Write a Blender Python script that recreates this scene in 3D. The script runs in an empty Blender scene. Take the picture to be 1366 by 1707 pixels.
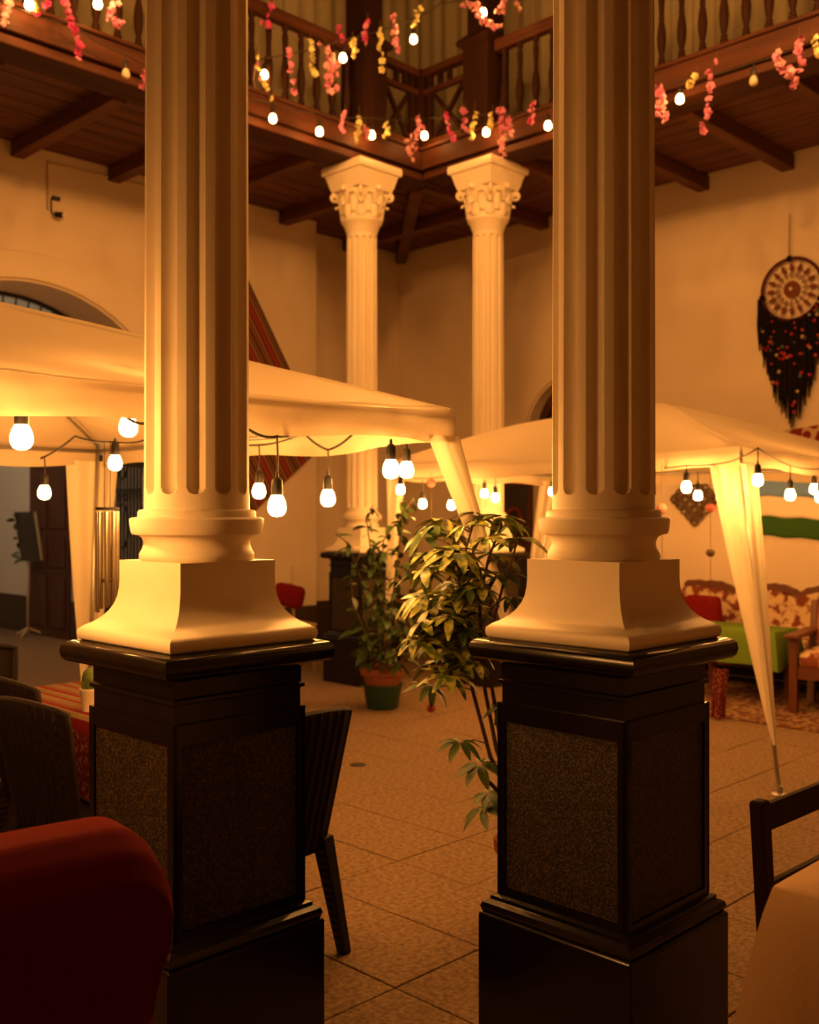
import bpy, bmesh, math, random
from mathutils import Vector, Matrix
random.seed(7)
R_ = math.radians
PI = math.pi
SC = bpy.context.scene
COL = SC.collection

# ---------------------------------------------------------------- camera
HEAD = R_(44.7); CH = 1.5; FPX = 1720.0; CX = 683.0; CY = 856.0
FX, FY = math.cos(HEAD), math.sin(HEAD)
RX, RY = math.sin(HEAD), -math.cos(HEAD)
cam_d = bpy.data.cameras.new('camera')
cam = bpy.data.objects.new('camera', cam_d); COL.objects.link(cam)
cam.location = (0, 0, CH)
cam.rotation_euler = (R_(90), 0, HEAD - R_(90))
cam_d.sensor_fit = 'VERTICAL'; cam_d.sensor_height = 36.0
cam_d.lens = FPX * 36.0 / 1707.0
cam_d.shift_y = 2.5 / 1707.0
cam_d.clip_start = 0.05; cam_d.clip_end = 100
cam_d.dof.use_dof = True
cam_d.dof.focus_distance = 2.75
cam_d.dof.aperture_fstop = 3.6
SC.camera = cam

# ---------------------------------------------------------------- world, exposure
BULB_POWER = 400.0
SMALL_POWER = 110.0
ADDED_POWER = 1330.0  # for the added out-of-view strings, stronger than the visible bulbs
BULB_COLOR = (1.0, 0.41, 0.090)
w = bpy.data.worlds.new('night_sky'); SC.world = w; w.use_nodes = True
w.node_tree.nodes['Background'].inputs[0].default_value = (0.5, 0.22, 0.08, 1)
w.node_tree.nodes['Background'].inputs[1].default_value = 0.003
SC.view_settings.view_transform = 'Standard'
SC.view_settings.look = 'None'
SC.view_settings.gamma = 1.0
SC.view_settings.use_curve_mapping = False
SC.view_settings.exposure = 0.0
SC.cycles.use_denoising = True
SC.cycles.max_bounces = 6
SC.cycles.diffuse_bounces = 4
SC.cycles.sample_clamp_indirect = 4.0

# ---------------------------------------------------------------- pixel helpers (survey of the place)
def ray(px):
    r = (px - CX) / FPX
    return (FX + r * RX, FY + r * RY)
def at(px, py, D):
    d = ray(px)
    return Vector((d[0] * D, d[1] * D, CH + (CY - py) / FPX * D))
def on_y(px, py, y):
    d = ray(px); return at(px, py, y / d[1])
def on_x(px, py, x):
    d = ray(px); return at(px, py, x / d[0])
def on_z(px, py, z):
    return at(px, py, (CH - z) * FPX / (py - CY))
def project(p):
    dep = p[0] * FX + p[1] * FY; lat = p[0] * RX + p[1] * RY
    return CX + FPX * lat / max(dep, .01), CY - FPX * (p[2] - CH) / max(dep, .01), dep

# ---------------------------------------------------------------- materials
MATS = {}
def mat(name, color, rough=.6, spec=.4, metal=0.0, bump=None, mix=None, emit=None, coat=0.0, sheen=0.0):
    """bump=(scale,strength[,kind]); mix=(scale,color2,lo,hi[,kind])"""
    if name in MATS: return MATS[name]
    m = bpy.data.materials.new(name); m.use_nodes = True
    nt = m.node_tree; b = nt.nodes['Principled BSDF']
    b.inputs['Base Color'].default_value = (*color, 1)
    b.inputs['Roughness'].default_value = rough
    b.inputs['Metallic'].default_value = metal
    b.inputs['Specular IOR Level'].default_value = spec
    if coat: b.inputs['Coat Weight'].default_value = coat
    if sheen: b.inputs['Sheen Weight'].default_value = sheen
    tc = nt.nodes.new('ShaderNodeTexCoord')
    def tex(scale, kind):
        if kind == 'voronoi':
            t = nt.nodes.new('ShaderNodeTexVoronoi'); t.inputs['Scale'].default_value = scale
            nt.links.new(tc.outputs['Object'], t.inputs['Vector']); return t.outputs['Distance']
        if kind.startswith('wave'):
            t = nt.nodes.new('ShaderNodeTexWave'); t.inputs['Scale'].default_value = scale
            t.bands_direction = kind[-1].upper(); t.inputs['Distortion'].default_value = .4
            nt.links.new(tc.outputs['Object'], t.inputs['Vector']); return t.outputs['Fac']
        t = nt.nodes.new('ShaderNodeTexNoise'); t.inputs['Scale'].default_value = scale
        t.inputs['Detail'].default_value = 5
        if kind.startswith('grain'):
            mp = nt.nodes.new('ShaderNodeMapping'); s = [1, 1, 1]; s['xyz'.index(kind[-1])] = .08
            mp.inputs['Scale'].default_value = s
            nt.links.new(tc.outputs['Object'], mp.inputs['Vector']); nt.links.new(mp.outputs[0], t.inputs['Vector'])
        else:
            nt.links.new(tc.outputs['Object'], t.inputs['Vector'])
        return t.outputs['Fac']
    if mix:
        o = tex(mix[0], mix[4] if len(mix) > 4 else 'noise')
        rp = nt.nodes.new('ShaderNodeValToRGB')
        rp.color_ramp.elements[0].position = mix[2]; rp.color_ramp.elements[0].color = (*color, 1)
        rp.color_ramp.elements[1].position = mix[3]; rp.color_ramp.elements[1].color = (*mix[1], 1)
        nt.links.new(o, rp.inputs[0]); nt.links.new(rp.outputs[0], b.inputs['Base Color'])
    if bump:
        o = tex(bump[0], bump[2] if len(bump) > 2 else 'noise')
        bn = nt.nodes.new('ShaderNodeBump'); bn.inputs['Strength'].default_value = bump[1]
        bn.inputs['Distance'].default_value = .01
        nt.links.new(o, bn.inputs['Height']); nt.links.new(bn.outputs[0], b.inputs['Normal'])
    if emit:
        b.inputs['Emission Color'].default_value = (*emit[0], 1)
        b.inputs['Emission Strength'].default_value = emit[1]
    MATS[name] = m
    return m
def cloth_mat(name, color, trans=.45, rough=.9, bump=(60, .15)):
    m = mat(name, color, rough, .1, bump=bump)
    nt = m.node_tree; b = nt.nodes['Principled BSDF']; out = nt.nodes['Material Output']
    t = nt.nodes.new('ShaderNodeBsdfTranslucent'); t.inputs[0].default_value = (*color, 1)
    mx = nt.nodes.new('ShaderNodeMixShader'); mx.inputs[0].default_value = trans
    nt.links.new(b.outputs[0], mx.inputs[1]); nt.links.new(t.outputs[0], mx.inputs[2]); nt.links.new(mx.outputs[0], out.inputs[0])
    return m
def stripes_mat(name, cols, axis, period, rough=.9):
    """repeating woven colour bands across an object axis; cols = [(pos,color)...]"""
    m = mat(name, cols[0][1], rough, .1, bump=(150, .2))
    nt = m.node_tree; b = nt.nodes['Principled BSDF']
    tc = nt.nodes.new('ShaderNodeTexCoord'); sp = nt.nodes.new('ShaderNodeSeparateXYZ')
    nt.links.new(tc.outputs['Object'], sp.inputs[0])
    dv = nt.nodes.new('ShaderNodeMath'); dv.operation = 'DIVIDE'; dv.inputs[1].default_value = period
    nt.links.new(sp.outputs['XYZ'.index(axis)], dv.inputs[0])
    fr = nt.nodes.new('ShaderNodeMath'); fr.operation = 'FRACT'; nt.links.new(dv.outputs[0], fr.inputs[0])
    rp = nt.nodes.new('ShaderNodeValToRGB'); rp.color_ramp.interpolation = 'CONSTANT'
    e = rp.color_ramp.elements
    while len(e) < len(cols): e.new(.5)
    for k, (p, c) in enumerate(cols):
        e[k].position = p; e[k].color = (*c, 1)
    nt.links.new(fr.outputs[0], rp.inputs[0]); nt.links.new(rp.outputs[0], b.inputs['Base Color'])
    return m

M_PLASTER = mat('plaster', (.74, .62, .47), .9, .15, bump=(14, .10), mix=(1.3, (.66, .54, .40), .35, .75))
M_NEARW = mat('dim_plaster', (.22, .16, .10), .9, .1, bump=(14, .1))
M_PASSAGE = mat('passage_plaster', (.62, .58, .52), .9, .15, bump=(14, .1))
M_WHITE = mat('cream_paint', (.80, .70, .54), .55, .35, bump=(25, .06), mix=(3, (.74, .63, .47), .45, .8))
M_BLACK = mat('black_stone', (.006, .0035, .0028), .22, .38, bump=(30, .05), mix=(8, (.010, .006, .004), .4, .8))
M_GRANITE = mat('granite', (.012, .007, .004), .5, .35, mix=(190, (.085, .055, .026), .47, .62), bump=(190, .5))
M_WOOD = mat('dark_wood', (.070, .022, .008), .6, .18, bump=(40, .12, 'grainx'), mix=(14, (.040, .012, .005), .35, .7, 'grainx'))
M_WOODY = mat('dark_wood_y', (.070, .022, .008), .6, .18, bump=(40, .12, 'grainy'), mix=(14, (.040, .012, .005), .35, .7, 'grainy'))
M_WOODZ = mat('dark_wood_z', (.026, .009, .004), .7, .1, bump=(40, .12, 'grainz'), mix=(14, (.018, .006, .003), .35, .7, 'grainz'))
M_SOFFIT = mat('soffit_wood', (.15, .05, .019), .6, .3, bump=(40, .15, 'grainx'), mix=(12, (.07, .023, .009), .35, .7, 'grainx'))
M_SOFFITY = mat('soffit_wood_y', (.15, .05, .019), .6, .3, bump=(40, .15, 'grainy'), mix=(12, (.07, .023, .009), .35, .7, 'grainy'))
M_TILE = mat('stone_tile', (.25, .165, .092), .85, .2, bump=(70, 1.0), mix=(48, (.135, .085, .048), .36, .66))
M_MORTAR = mat('mortar', (.13, .085, .05), .9, .1, bump=(60, .3))
M_WAINS = mat('wainscot_paint', (.055, .035, .022), .6, .3)
M_CANVAS = cloth_mat('gazebo_canvas', (.64, .53, .37), .27, bump=(45, .22))
M_LEGCLOTH = cloth_mat('leg_cloth', (.86, .76, .58), .30, bump=(90, .1))
M_METAL = mat('grey_metal', (.42, .40, .37), .35, .5, metal=.8)
M_BLACKPL = mat('black_plastic', (.012, .010, .009), .45, .4)
M_CORD = mat('cord_rubber', (.03, .02, .012), .6, .3)
M_BULB = mat('bulb_glow', (1, .8, .5), .3, .3, emit=(BULB_COLOR, BULB_POWER))
M_BULBO = mat('bulb_glow_added', (1, .8, .5), .3, .3, emit=(BULB_COLOR, ADDED_POWER))  # glow of the bulbs added out of view above the courtyard
M_BULBS = mat('bulb_glow_upper', (1, .8, .5), .3, .3, emit=(BULB_COLOR, SMALL_POWER))
M_BULBOFF = mat('bulb_unlit', (.55, .45, .32), .2, .5)
M_UPPER = mat('corrugated_sheet', (.52, .44, .27), .6, .3, bump=(8, .1), mix=(.9, (.44, .38, .24), .4, .7))
M_IRON = mat('wrought_iron', (.014, .012, .012), .5, .4)
M_DOOR = mat('door_wood', (.085, .028, .012), .5, .35, bump=(30, .15, 'grainz'), mix=(9, (.045, .016, .008), .35, .7, 'grainz'))
M_RATTAN = mat('brown_rattan', (.026, .013, .008), .55, .35, bump=(110, .9, 'wavex'), mix=(70, (.02, .010, .006), .35, .7))
M_RED = mat('red_knit', (.19, .011, .007), .95, .1, bump=(95, .7, 'wavex'))
M_REDCUSH = mat('red_cloth', (.17, .008, .010), .9, .1)
M_GREEN = mat('green_cloth', (.12, .20, .02), .85, .15, bump=(120, .1))
M_PEACH = mat('cream_cloth', (.62, .42, .24), .85, .15, bump=(120, .12))
M_FLORAL = mat('floral_upholstery', (.62, .46, .28), .85, .15, mix=(8, (.20, .055, .03), .50, .56), bump=(80, .15))
M_CRUST = mat('sofa_wood', (.13, .042, .018), .4, .45)
M_CHAIRW = mat('red_wood', (.11, .030, .012), .4, .45, bump=(30, .1, 'grainz'))
M_LEATHER = mat('brown_leather', (.26, .085, .035), .5, .4, bump=(40, .15))
M_TERRA = mat('terracotta', (.26, .085, .035), .75, .25, bump=(40, .1))
M_GPOT = mat('green_pot', (.012, .042, .015), .4, .4)
M_SOIL = mat('soil', (.04, .025, .015), .95, .1)
M_LEAF = mat('leaf_green', (.050, .088, .016), .45, .4, mix=(25, (.025, .052, .010), .4, .65))
M_LEAFV = mat('leaf_variegated', (.30, .31, .055), .42, .4, mix=(30, (.045, .080, .014), .42, .56))
M_STEM = mat('stem_bark', (.10, .065, .03), .8, .2)
M_PINK = mat('petal_pink', (.68, .22, .40), .7, .2)
M_CRIM = mat('petal_crimson', (.55, .06, .24), .7, .2)
M_SALMON = mat('petal_salmon', (.80, .40, .48), .7, .2)
M_YELLOW = mat('petal_yellow', (.74, .68, .30), .7, .2)
M_DARKROD = mat('dream_black', (.010, .006, .007), .9, .1)
M_HOOP = mat('dream_hoop', (.07, .016, .010), .8, .1)
M_WEB = mat('dream_web', (.16, .05, .025), .8, .1)
M_CHROME = mat('chime_metal', (.80, .74, .62), .16, .5, metal=1.0)
M_GILT = mat('ornament_wood', (.10, .055, .022), .5, .4)
M_RUG = mat('rug_pattern', (.27, .17, .09), .95, .1, mix=(20, (.12, .05, .026), .44, .56, 'voronoi'), bump=(150, .4))
M_FROST = cloth_mat('frosted_glass', (.75, .78, .78), .7, .4, bump=(30, .05))
M_GLASSD = mat('dark_glass', (.03, .035, .035), .12, .5)
M_PASLAMP = mat('passage_lamp', (1, 1, 1), .4, .3, emit=((1, .72, .44), 120))
M_BLUE = mat('flag_blue', (.17, .31, .62), .8, .2)
M_FWHITE = mat('flag_white', (.80, .72, .56), .8, .2)
M_FGREEN = mat('flag_green', (.032, .10, .015), .8, .2)
M_BANNER = mat('banner_red', (.22, .022, .016), .85, .15, mix=(16, (.55, .40, .22), .60, .63, 'voronoi'))
M_POM = mat('pompom_pink', (.50, .15, .12), .95, .1, bump=(120, .8))
M_POMRED = mat('pompom_red', (.22, .025, .02), .95, .1, bump=(120, .8))
M_SLATE = mat('chalkboard', (.045, .038, .028), .8, .2)
M_PALE = mat('pale_wood', (.55, .42, .26), .6, .3)
M_CACTUS = mat('cactus_green', (.10, .14, .04), .7, .2, bump=(90, .5))
M_POTW = mat('white_ceramic', (.75, .64, .48), .4, .4)
M_TEXT = stripes_mat('striped_aguayo', [(0, (.22, .10, .05)), (.10, (.05, .022, .016)), (.16, (.30, .14, .07)), (.26, (.06, .025, .02)), (.34, (.26, .04, .03)), (.56, (.07, .028, .02)), (.62, (.30, .15, .07)), (.72, (.05, .022, .016)), (.78, (.20, .09, .045)), (.90, (.045, .02, .015))], 'X', .24)
M_TABLEC = stripes_mat('striped_tablecloth', [(0, (.16, .10, .055)), (.30, (.15, .009, .010)), (.42, (.165, .105, .055)), (.48, (.10, .10, .03)), (.56, (.17, .11, .058)), (.70, (.15, .009, .010)), (.84, (.14, .06, .032))], 'X', .16)
M_CHECK = mat('checked_cloth', (.11, .012, .012), .9, .1, mix=(55, (.24, .10, .06), .60, .64, 'voronoi'))

# ---------------------------------------------------------------- mesh builder
class MB:
    def __init__(s): s.v = []; s.f = []
    def add(s, vs, fs):
        n = len(s.v); s.v += [tuple(v) for v in vs]; s.f += [tuple(n + i for i in f) for f in fs]; return s
    def box(s, x0, y0, z0, x1, y1, z1):
        return s.add([(x0, y0, z0), (x1, y0, z0), (x1, y1, z0), (x0, y1, z0), (x0, y0, z1), (x1, y0, z1), (x1, y1, z1), (x0, y1, z1)],
                     [(0, 3, 2, 1), (4, 5, 6, 7), (0, 1, 5, 4), (1, 2, 6, 5), (2, 3, 7, 6), (3, 0, 4, 7)])
    def hexa(s, b, t):
        return s.add(list(b) + list(t), [(0, 3, 2, 1), (4, 5, 6, 7), (0, 1, 5, 4), (1, 2, 6, 5), (2, 3, 7, 6), (3, 0, 4, 7)])
    def bar(s, a, b, w, h=None, up=(0, 0, 1)):
        h = h or w; a = Vector(a); b = Vector(b); d = (b - a).normalized(); u = Vector(up)
        if abs(d.dot(u)) > .98: u = Vector((1, 0, 0)) if abs(d.x) < .9 else Vector((0, 1, 0))
        sd = d.cross(u).normalized() * w / 2; u2 = sd.cross(d).normalized() * h / 2
        q = lambda p: [p - sd - u2, p + sd - u2, p + sd + u2, p - sd + u2]
        return s.hexa(q(a), q(b))
    def tube(s, pts, r, n=8, closed=False, cap=True):
        pts = [Vector(p) for p in pts]; m = len(pts); vs = []; fs = []
        rr = r if isinstance(r, (list, tuple)) else [r] * m
        prev = None
        for i, p in enumerate(pts):
            if closed: d = pts[(i + 1) % m] - pts[i - 1]
            else: d = pts[min(i + 1, m - 1)] - pts[max(i - 1, 0)]
            if d.length < 1e-9: d = Vector((0, 0, 1))
            d.normalize()
            if prev is None:
                u = d.orthogonal().normalized()
            else:
                u = prev - d * prev.dot(d)
                u = u.normalized() if u.length > 1e-6 else d.orthogonal().normalized()
            prev = u; v = d.cross(u)
            for k in range(n):
                a = 2 * PI * k / n
                vs.append(p + (u * math.cos(a) + v * math.sin(a)) * rr[i])
        for i in range(m if closed else m - 1):
            j = (i + 1) % m
            for k in range(n):
                l = (k + 1) % n
                fs.append((i * n + k, i * n + l, j * n + l, j * n + k))
        if cap and not closed:
            fs.append(tuple(range(n - 1, -1, -1))); fs.append(tuple((m - 1) * n + k for k in range(n)))
        return s.add(vs, fs)
    def lathe(s, prof, n=16, c=(0, 0, 0), axis='z', cap=True):
        vs = []; fs = []; m = len(prof)
        for r, z in prof:
            for k in range(n):
                a = 2 * PI * k / n
                p = (r * math.cos(a), r * math.sin(a), z)
                if axis == 'x': p = (p[2], p[0], p[1])
                if axis == 'y': p = (p[0], p[2], p[1])
                vs.append((p[0] + c[0], p[1] + c[1], p[2] + c[2]))
        for i in range(m - 1):
            for k in range(n):
                l = (k + 1) % n
                fs.append((i * n + k, i * n + l, (i + 1) * n + l, (i + 1) * n + k))
        if cap:
            if prof[0][0] > 1e-6: fs.append(tuple(range(n - 1, -1, -1)))
            if prof[-1][0] > 1e-6: fs.append(tuple((m - 1) * n + k for k in range(n)))
        return s.add(vs, fs)
    def square(s, prof, c=(0, 0, 0)):
        """square 'lathe': prof of (half side, z)"""
        vs = []; fs = []
        for h, z in prof:
            vs += [(c[0] - h, c[1] - h, c[2] + z), (c[0] + h, c[1] - h, c[2] + z), (c[0] + h, c[1] + h, c[2] + z), (c[0] - h, c[1] + h, c[2] + z)]
        for i in range(len(prof) - 1):
            for k in range(4):
                l = (k + 1) % 4
                fs.append((i * 4 + k, i * 4 + l, i * 4 + 4 + l, i * 4 + 4 + k))
        fs.append((3, 2, 1, 0)); m = 4 * (len(prof) - 1); fs.append((m, m + 1, m + 2, m + 3))
        return s.add(vs, fs)
    def prism(s, poly, fn0, fn1):
        """poly of 2D points, fn maps (a,b) to 3D for both sides"""
        n = len(poly); vs = [fn0(*p) for p in poly] + [fn1(*p) for p in poly]
        fs = [tuple(range(n)), tuple(range(2 * n - 1, n - 1, -1))]
        for i in range(n):
            j = (i + 1) % n; fs.append((i, i + n, j + n, j))
        return s.add(vs, fs)
    def grid(s, fn, nu, nv):
        vs = [fn(i / nu, j / nv) for j in range(nv + 1) for i in range(nu + 1)]
        fs = [(j * (nu + 1) + i, j * (nu + 1) + i + 1, (j + 1) * (nu + 1) + i + 1, (j + 1) * (nu + 1) + i) for j in range(nv) for i in range(nu)]
        return s.add(vs, fs)
    def sphere(s, c, r, n=10, m=6, sq=(1, 1, 1)):
        prof = [(math.sin(PI * i / m), -math.cos(PI * i / m)) for i in range(m + 1)]
        vs = []; fs = []
        for q, z in prof:
            for k in range(n):
                a = 2 * PI * k / n
                vs.append((c[0] + r * sq[0] * q * math.cos(a), c[1] + r * sq[1] * q * math.sin(a), c[2] + r * sq[2] * z))
        for i in range(m):
            for k in range(n):
                l = (k + 1) % n; fs.append((i * n + k, i * n + l, (i + 1) * n + l, (i + 1) * n + k))
        return s.add(vs, fs)
    def mesh(s, name, m, smooth=False, bevel=0, fix=True, solid=0, off=(0, 0, 0), angle=40, seg=2, sub=0):
        me = bpy.data.meshes.new(name)
        me.from_pydata([(v[0] - off[0], v[1] - off[1], v[2] - off[2]) for v in s.v], [], s.f)
        bm = bmesh.new(); bm.from_mesh(me)
        bmesh.ops.remove_doubles(bm, verts=bm.verts, dist=1e-5)
        if fix: bmesh.ops.recalc_face_normals(bm, faces=bm.faces)
        if bevel:
            ed = [e for e in bm.edges if len(e.link_faces) == 2 and e.calc_face_angle(0) > R_(30)]
            bmesh.ops.bevel(bm, geom=ed, offset=bevel, segments=seg, profile=.5, affect='EDGES', clamp_overlap=True)
        if solid:
            bmesh.ops.solidify(bm, geom=bm.faces[:], thickness=solid)
        bm.to_mesh(me); bm.free()
        if smooth:
            me.polygons.foreach_set('use_smooth', [True] * len(me.polygons))
            if smooth != 'all': me.set_sharp_from_angle(angle=R_(angle))
        if m: me.materials.append(m)
        return me
    def build(s, name, m, parent=None, **k):
        return link(name, s.mesh(name, m, **k), parent)
def link(name, data, parent=None, loc=None, rot=None, scale=None):
    o = bpy.data.objects.new(name, data); COL.objects.link(o)
    if parent: o.parent = parent
    if loc is not None: o.location = loc
    if rot is not None: o.rotation_euler = rot
    if scale is not None: o.scale = (scale,) * 3 if isinstance(scale, (int, float)) else scale
    return o
def tag(o, label, cat, group=None):
    o['label'] = label; o['category'] = cat
    if group: o['group'] = group
    return o
def thing(name, label, cat, loc=(0, 0, 0), rz=0, group=None):
    o = link(name, None, None, loc, (0, 0, rz)); o.empty_display_size = .1
    return tag(o, label, cat, group)
def struct(o, label=None):
    o['kind'] = 'structure'
    if label: o['label'] = label
    return o
def dup(root, loc, rz=None, label=None, group=None):
    r = root.copy(); COL.objects.link(r); r.location = loc
    if rz is not None: r.rotation_euler = (0, 0, rz)
    if label: r['label'] = label
    if group: r['group'] = group
    for ch in list(root.children):
        c = ch.copy(); COL.objects.link(c); c.parent = r
        for g in list(ch.children):
            d = g.copy(); COL.objects.link(d); d.parent = c
    return r

# ================================================================ THE SETTING
WL, WR = 8.68, 8.96                    # left gallery wall plane (y), right gallery wall plane (x)
ZC = 4.70                              # soffit boards
XA, YA, XB, YB = 1.60, 1.63, 7.03, 6.81    # column lines of the courtyard

# ---- floor: slab plus stone tiles
fl = struct(MB().box(-1.8, -1.8, -.15, 9.6, 15.6, -.012).build('floor', M_MORTAR))
T = .42; tiles = []
for i in range(-8, 17):
    for j in range(-8, 18):
        x, y = 3.55 + T * i, 1.91 + T * j
        if x < -1.3 or x + T > 9.0 or y < -1.3 or y + T > 9.05: continue
        px, py, dep = project((x + T / 2, y + T / 2, 0))
        vis = dep > .8 and -120 < px < 1486 and py < 1850
        tiles.append((not vis, dep if dep > 0 else 99, x, y))
tiles.sort()
def tile_mesh(): return MB().box(.0025, .0025, -.03, T - .0025, T - .0025, 0).mesh('floor_tile', M_TILE, bevel=.002, seg=1)
tmesh = [tile_mesh() for _ in range(3)]
rest = MB()
for k, (hid, dep, x, y) in enumerate(tiles):
    if k < 290 and not hid:
        link('floor_tile', tmesh[k % 3], fl, (x, y, random.uniform(-.0015, .0015)))
    else:
        rest.box(x + .0025, y + .0025, -.03, x + T - .0025, y + T - .0025, 0)
ro = rest.build('floor_tiles_rest', M_TILE, fl); ro['kind'] = 'stuff'
# passage floor
struct(MB().box(2.3, 9.06, -.03, 5.87, 15.0, -.002).build('floor_passage', M_TILE))

# ---- walls
def arc(cx, cz, r, a0, a1, n):
    return [(cx + r * math.cos(a0 + (a1 - a0) * i / n), cz + r * math.sin(a0 + (a1 - a0) * i / n)) for i in range(n + 1)]
AXC, AZC, AR = 4.08, 2.07, 1.45
poly = [(-1.25, -.1), (AXC - AR, -.1)] + arc(AXC, AZC, AR, PI, 0, 28) + [(AXC + AR, -.1), (7.32, -.1), (7.32, 4.84), (-1.25, 4.84)]
struct(MB().prism(poly, lambda a, b: (a, WL, b), lambda a, b: (a, WL + .6, b)).build('wall_left', M_PLASTER))
struct(MB().box(7.32, 9.05, -.1, 9.5, 9.6, 4.84).build('wall_left_recess', M_PLASTER))
DYC, DZC, DR = 6.45, 2.36, .59
poly = [(-1.25, -.1), (DYC - DR, -.1)] + arc(DYC, DZC, DR, PI, 0, 22) + [(DYC + DR, -.1), (9.05, -.1), (9.05, 4.84), (-1.25, 4.84)]
struct(MB().prism(poly, lambda a, b: (WR, a, b), lambda a, b: (WR + .4, a, b)).build('wall_right', M_PLASTER))
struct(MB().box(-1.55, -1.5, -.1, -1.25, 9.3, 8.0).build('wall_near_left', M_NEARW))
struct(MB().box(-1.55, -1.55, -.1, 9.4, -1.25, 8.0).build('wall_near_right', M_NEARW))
# passage behind the left arch
struct(MB().box(5.87, 9.28, -.1, 6.1, 15.2, 3.9).build('wall_passage_right', M_PASSAGE))
struct(MB().box(2.1, 9.28, -.1, 2.3, 15.2, 3.9).build('wall_passage_left', M_PASSAGE))
struct(MB().box(2.1, 15.0, -.1, 6.1, 15.2, 3.9).build('wall_passage_end', M_PASSAGE))
struct(MB().box(2.1, 9.28, 3.75, 6.1, 15.2, 3.9).build('ceiling_passage', M_PASSAGE))
# arch mouldings
ring = arc(AXC, AZC, AR + .26, PI, 0, 28) + arc(AXC, AZC, AR + .02, 0, PI, 28)
struct(MB().prism(ring, lambda a, b: (a, WL - .025, b), lambda a, b: (a, WL + .01, b)).build('trim_1', M_PLASTER, bevel=.008, seg=1))
ring = arc(DYC, DZC, DR + .30, PI, 0, 24) + arc(DYC, DZC, DR + .02, 0, PI, 24)
struct(MB().prism(ring, lambda a, b: (WR - .03, a, b), lambda a, b: (WR + .01, a, b)).build('trim_2', M_PLASTER, bevel=.01, seg=1))
# dark painted wainscots
def base(name, *bs):
    m = MB()
    for b in bs: m.box(*b)
    return struct(m.build(name, M_WAINS))
base('baseboard_left', (AXC + AR + .03, WL - .02, 0, 7.32, WL, .50)); base('baseboard_far_left', (-1.25, WL - .02, 0, AXC - AR - .03, WL, .50))
base('baseboard_recess', (7.30, 9.03, 0, WR, 9.05, .50)); base('baseboard_right', (WR - .02, -1.2, 0, WR, DYC - DR - .32, .50))
base('baseboard_far_right', (WR - .02, DYC + DR + .32, 0, WR, 9.05, .50))
base('baseboard_passage', (5.85, 9.28, 0, 5.87, 11.42, .46)); base('baseboard_passage_end', (5.85, 12.49, 0, 5.87, 15.0, .46))
# passage door (panelled) set in the passage wall
d1 = struct(MB().box(5.835, 11.44, 0, 5.87, 12.47, 2.75).build('door_1', M_DOOR))
for y0, y1, z0, z1 in [(11.52, 11.92, .12, .75), (11.99, 12.39, .12, .75), (11.52, 11.92, .84, 1.22), (11.99, 12.39, .84, 1.22), (11.52, 11.92, 1.31, 2.0), (11.99, 12.39, 1.31, 2.0), (11.52, 11.92, 2.09, 2.6), (11.99, 12.39, 2.09, 2.6)]:
    MB().box(5.815, y0, z0, 5.836, y1, z1).build('door_panel', M_DOOR, d1, bevel=.012, seg=1)
# arched wooden door in the right wall
poly = [(DYC - DR, 0)] + arc(DYC, DZC, DR, PI, 0, 22) + [(DYC + DR, 0)]
d2 = struct(MB().prism([(DYC - DR, 0), (DYC - DR, 2.3), (DYC + DR, 2.3), (DYC + DR, 0)], lambda a, b: (WR + .2, a, b), lambda a, b: (WR + .26, a, b)).build('door_2', M_DOOR))
for y0, y1 in [(DYC - .53, DYC - .05), (DYC + .05, DYC + .53)]:
    for z0, z1 in [(.1, .75), (.85, 1.5), (1.6, 2.2)]:
        MB().box(WR + .18, y0, z0, WR + .201, y1, z1).build('door_panel', M_DOOR, d2, bevel=.012, seg=1)
w2 = struct(MB().prism(arc(DYC, DZC, DR, PI, 0, 22), lambda a, b: (WR + .22, a, b), lambda a, b: (WR + .235, a, b)).build('window_2', M_GLASSD))
MB().prism(arc(DYC, DZC, DR, PI, 0, 22) + arc(DYC, DZC, DR - .09, 0, PI, 22), lambda a, b: (WR + .16, a, b), lambda a, b: (WR + .25, a, b)).build('window_frame', M_DOOR, w2)
for k in range(1, 5):
    a = PI * k / 5
    MB().bar((WR + .2, DYC + .12 * math.cos(a), DZC + .12 * math.sin(a)), (WR + .2, DYC + .52 * math.cos(a), DZC + .52 * math.sin(a)), .03).build('glazing_bar', M_DOOR, w2)
MB().box(WR + .15, DYC - DR, DZC - .08, WR + .25, DYC + DR, DZC).build('transom', M_DOOR, w2)
# fanlight at the back of the left arch
w1 = struct(MB().prism(arc(AXC, AZC, AR - .01, PI, 0, 28), lambda a, b: (a, WL + .59, b), lambda a, b: (a, WL + .6, b)).build('window_1', M_FROST))
def ringm(r0, r1, y0, y1): return MB().prism(arc(AXC, AZC, r1, PI, 0, 28) + arc(AXC, AZC, r0, 0, PI, 28), lambda a, b: (a, y0, b), lambda a, b: (a, y1, b))
ringm(AR - .03, AR, WL + .55, WL + .6).build('window_frame', M_IRON, w1)
ringm(AR - .155, AR - .135, WL + .565, WL + .585).build('iron_arc', M_IRON, w1)
ringm(AR - .56, AR - .53, WL + .565, WL + .585).build('iron_arc', M_IRON, w1)
for k in range(1, 36):
    a = PI * k / 36
    MB().tube([(AXC + (AR - .14) * math.cos(a), WL + .575, AZC + (AR - .14) * math.sin(a)), (AXC + (AR - .02) * math.cos(a), WL + .575, AZC + (AR - .02) * math.sin(a))], .008, 6).build('iron_bar', M_IRON, w1)
for k in range(1, 12):
    a = PI * k / 12
    MB().tube([(AXC + .3 * math.cos(a), WL + .575, AZC + .3 * math.sin(a)), (AXC + (AR - .14) * math.cos(a), WL + .575, AZC + (AR - .14) * math.sin(a))], .010, 6).build('iron_bar', M_IRON, w1)
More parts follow.
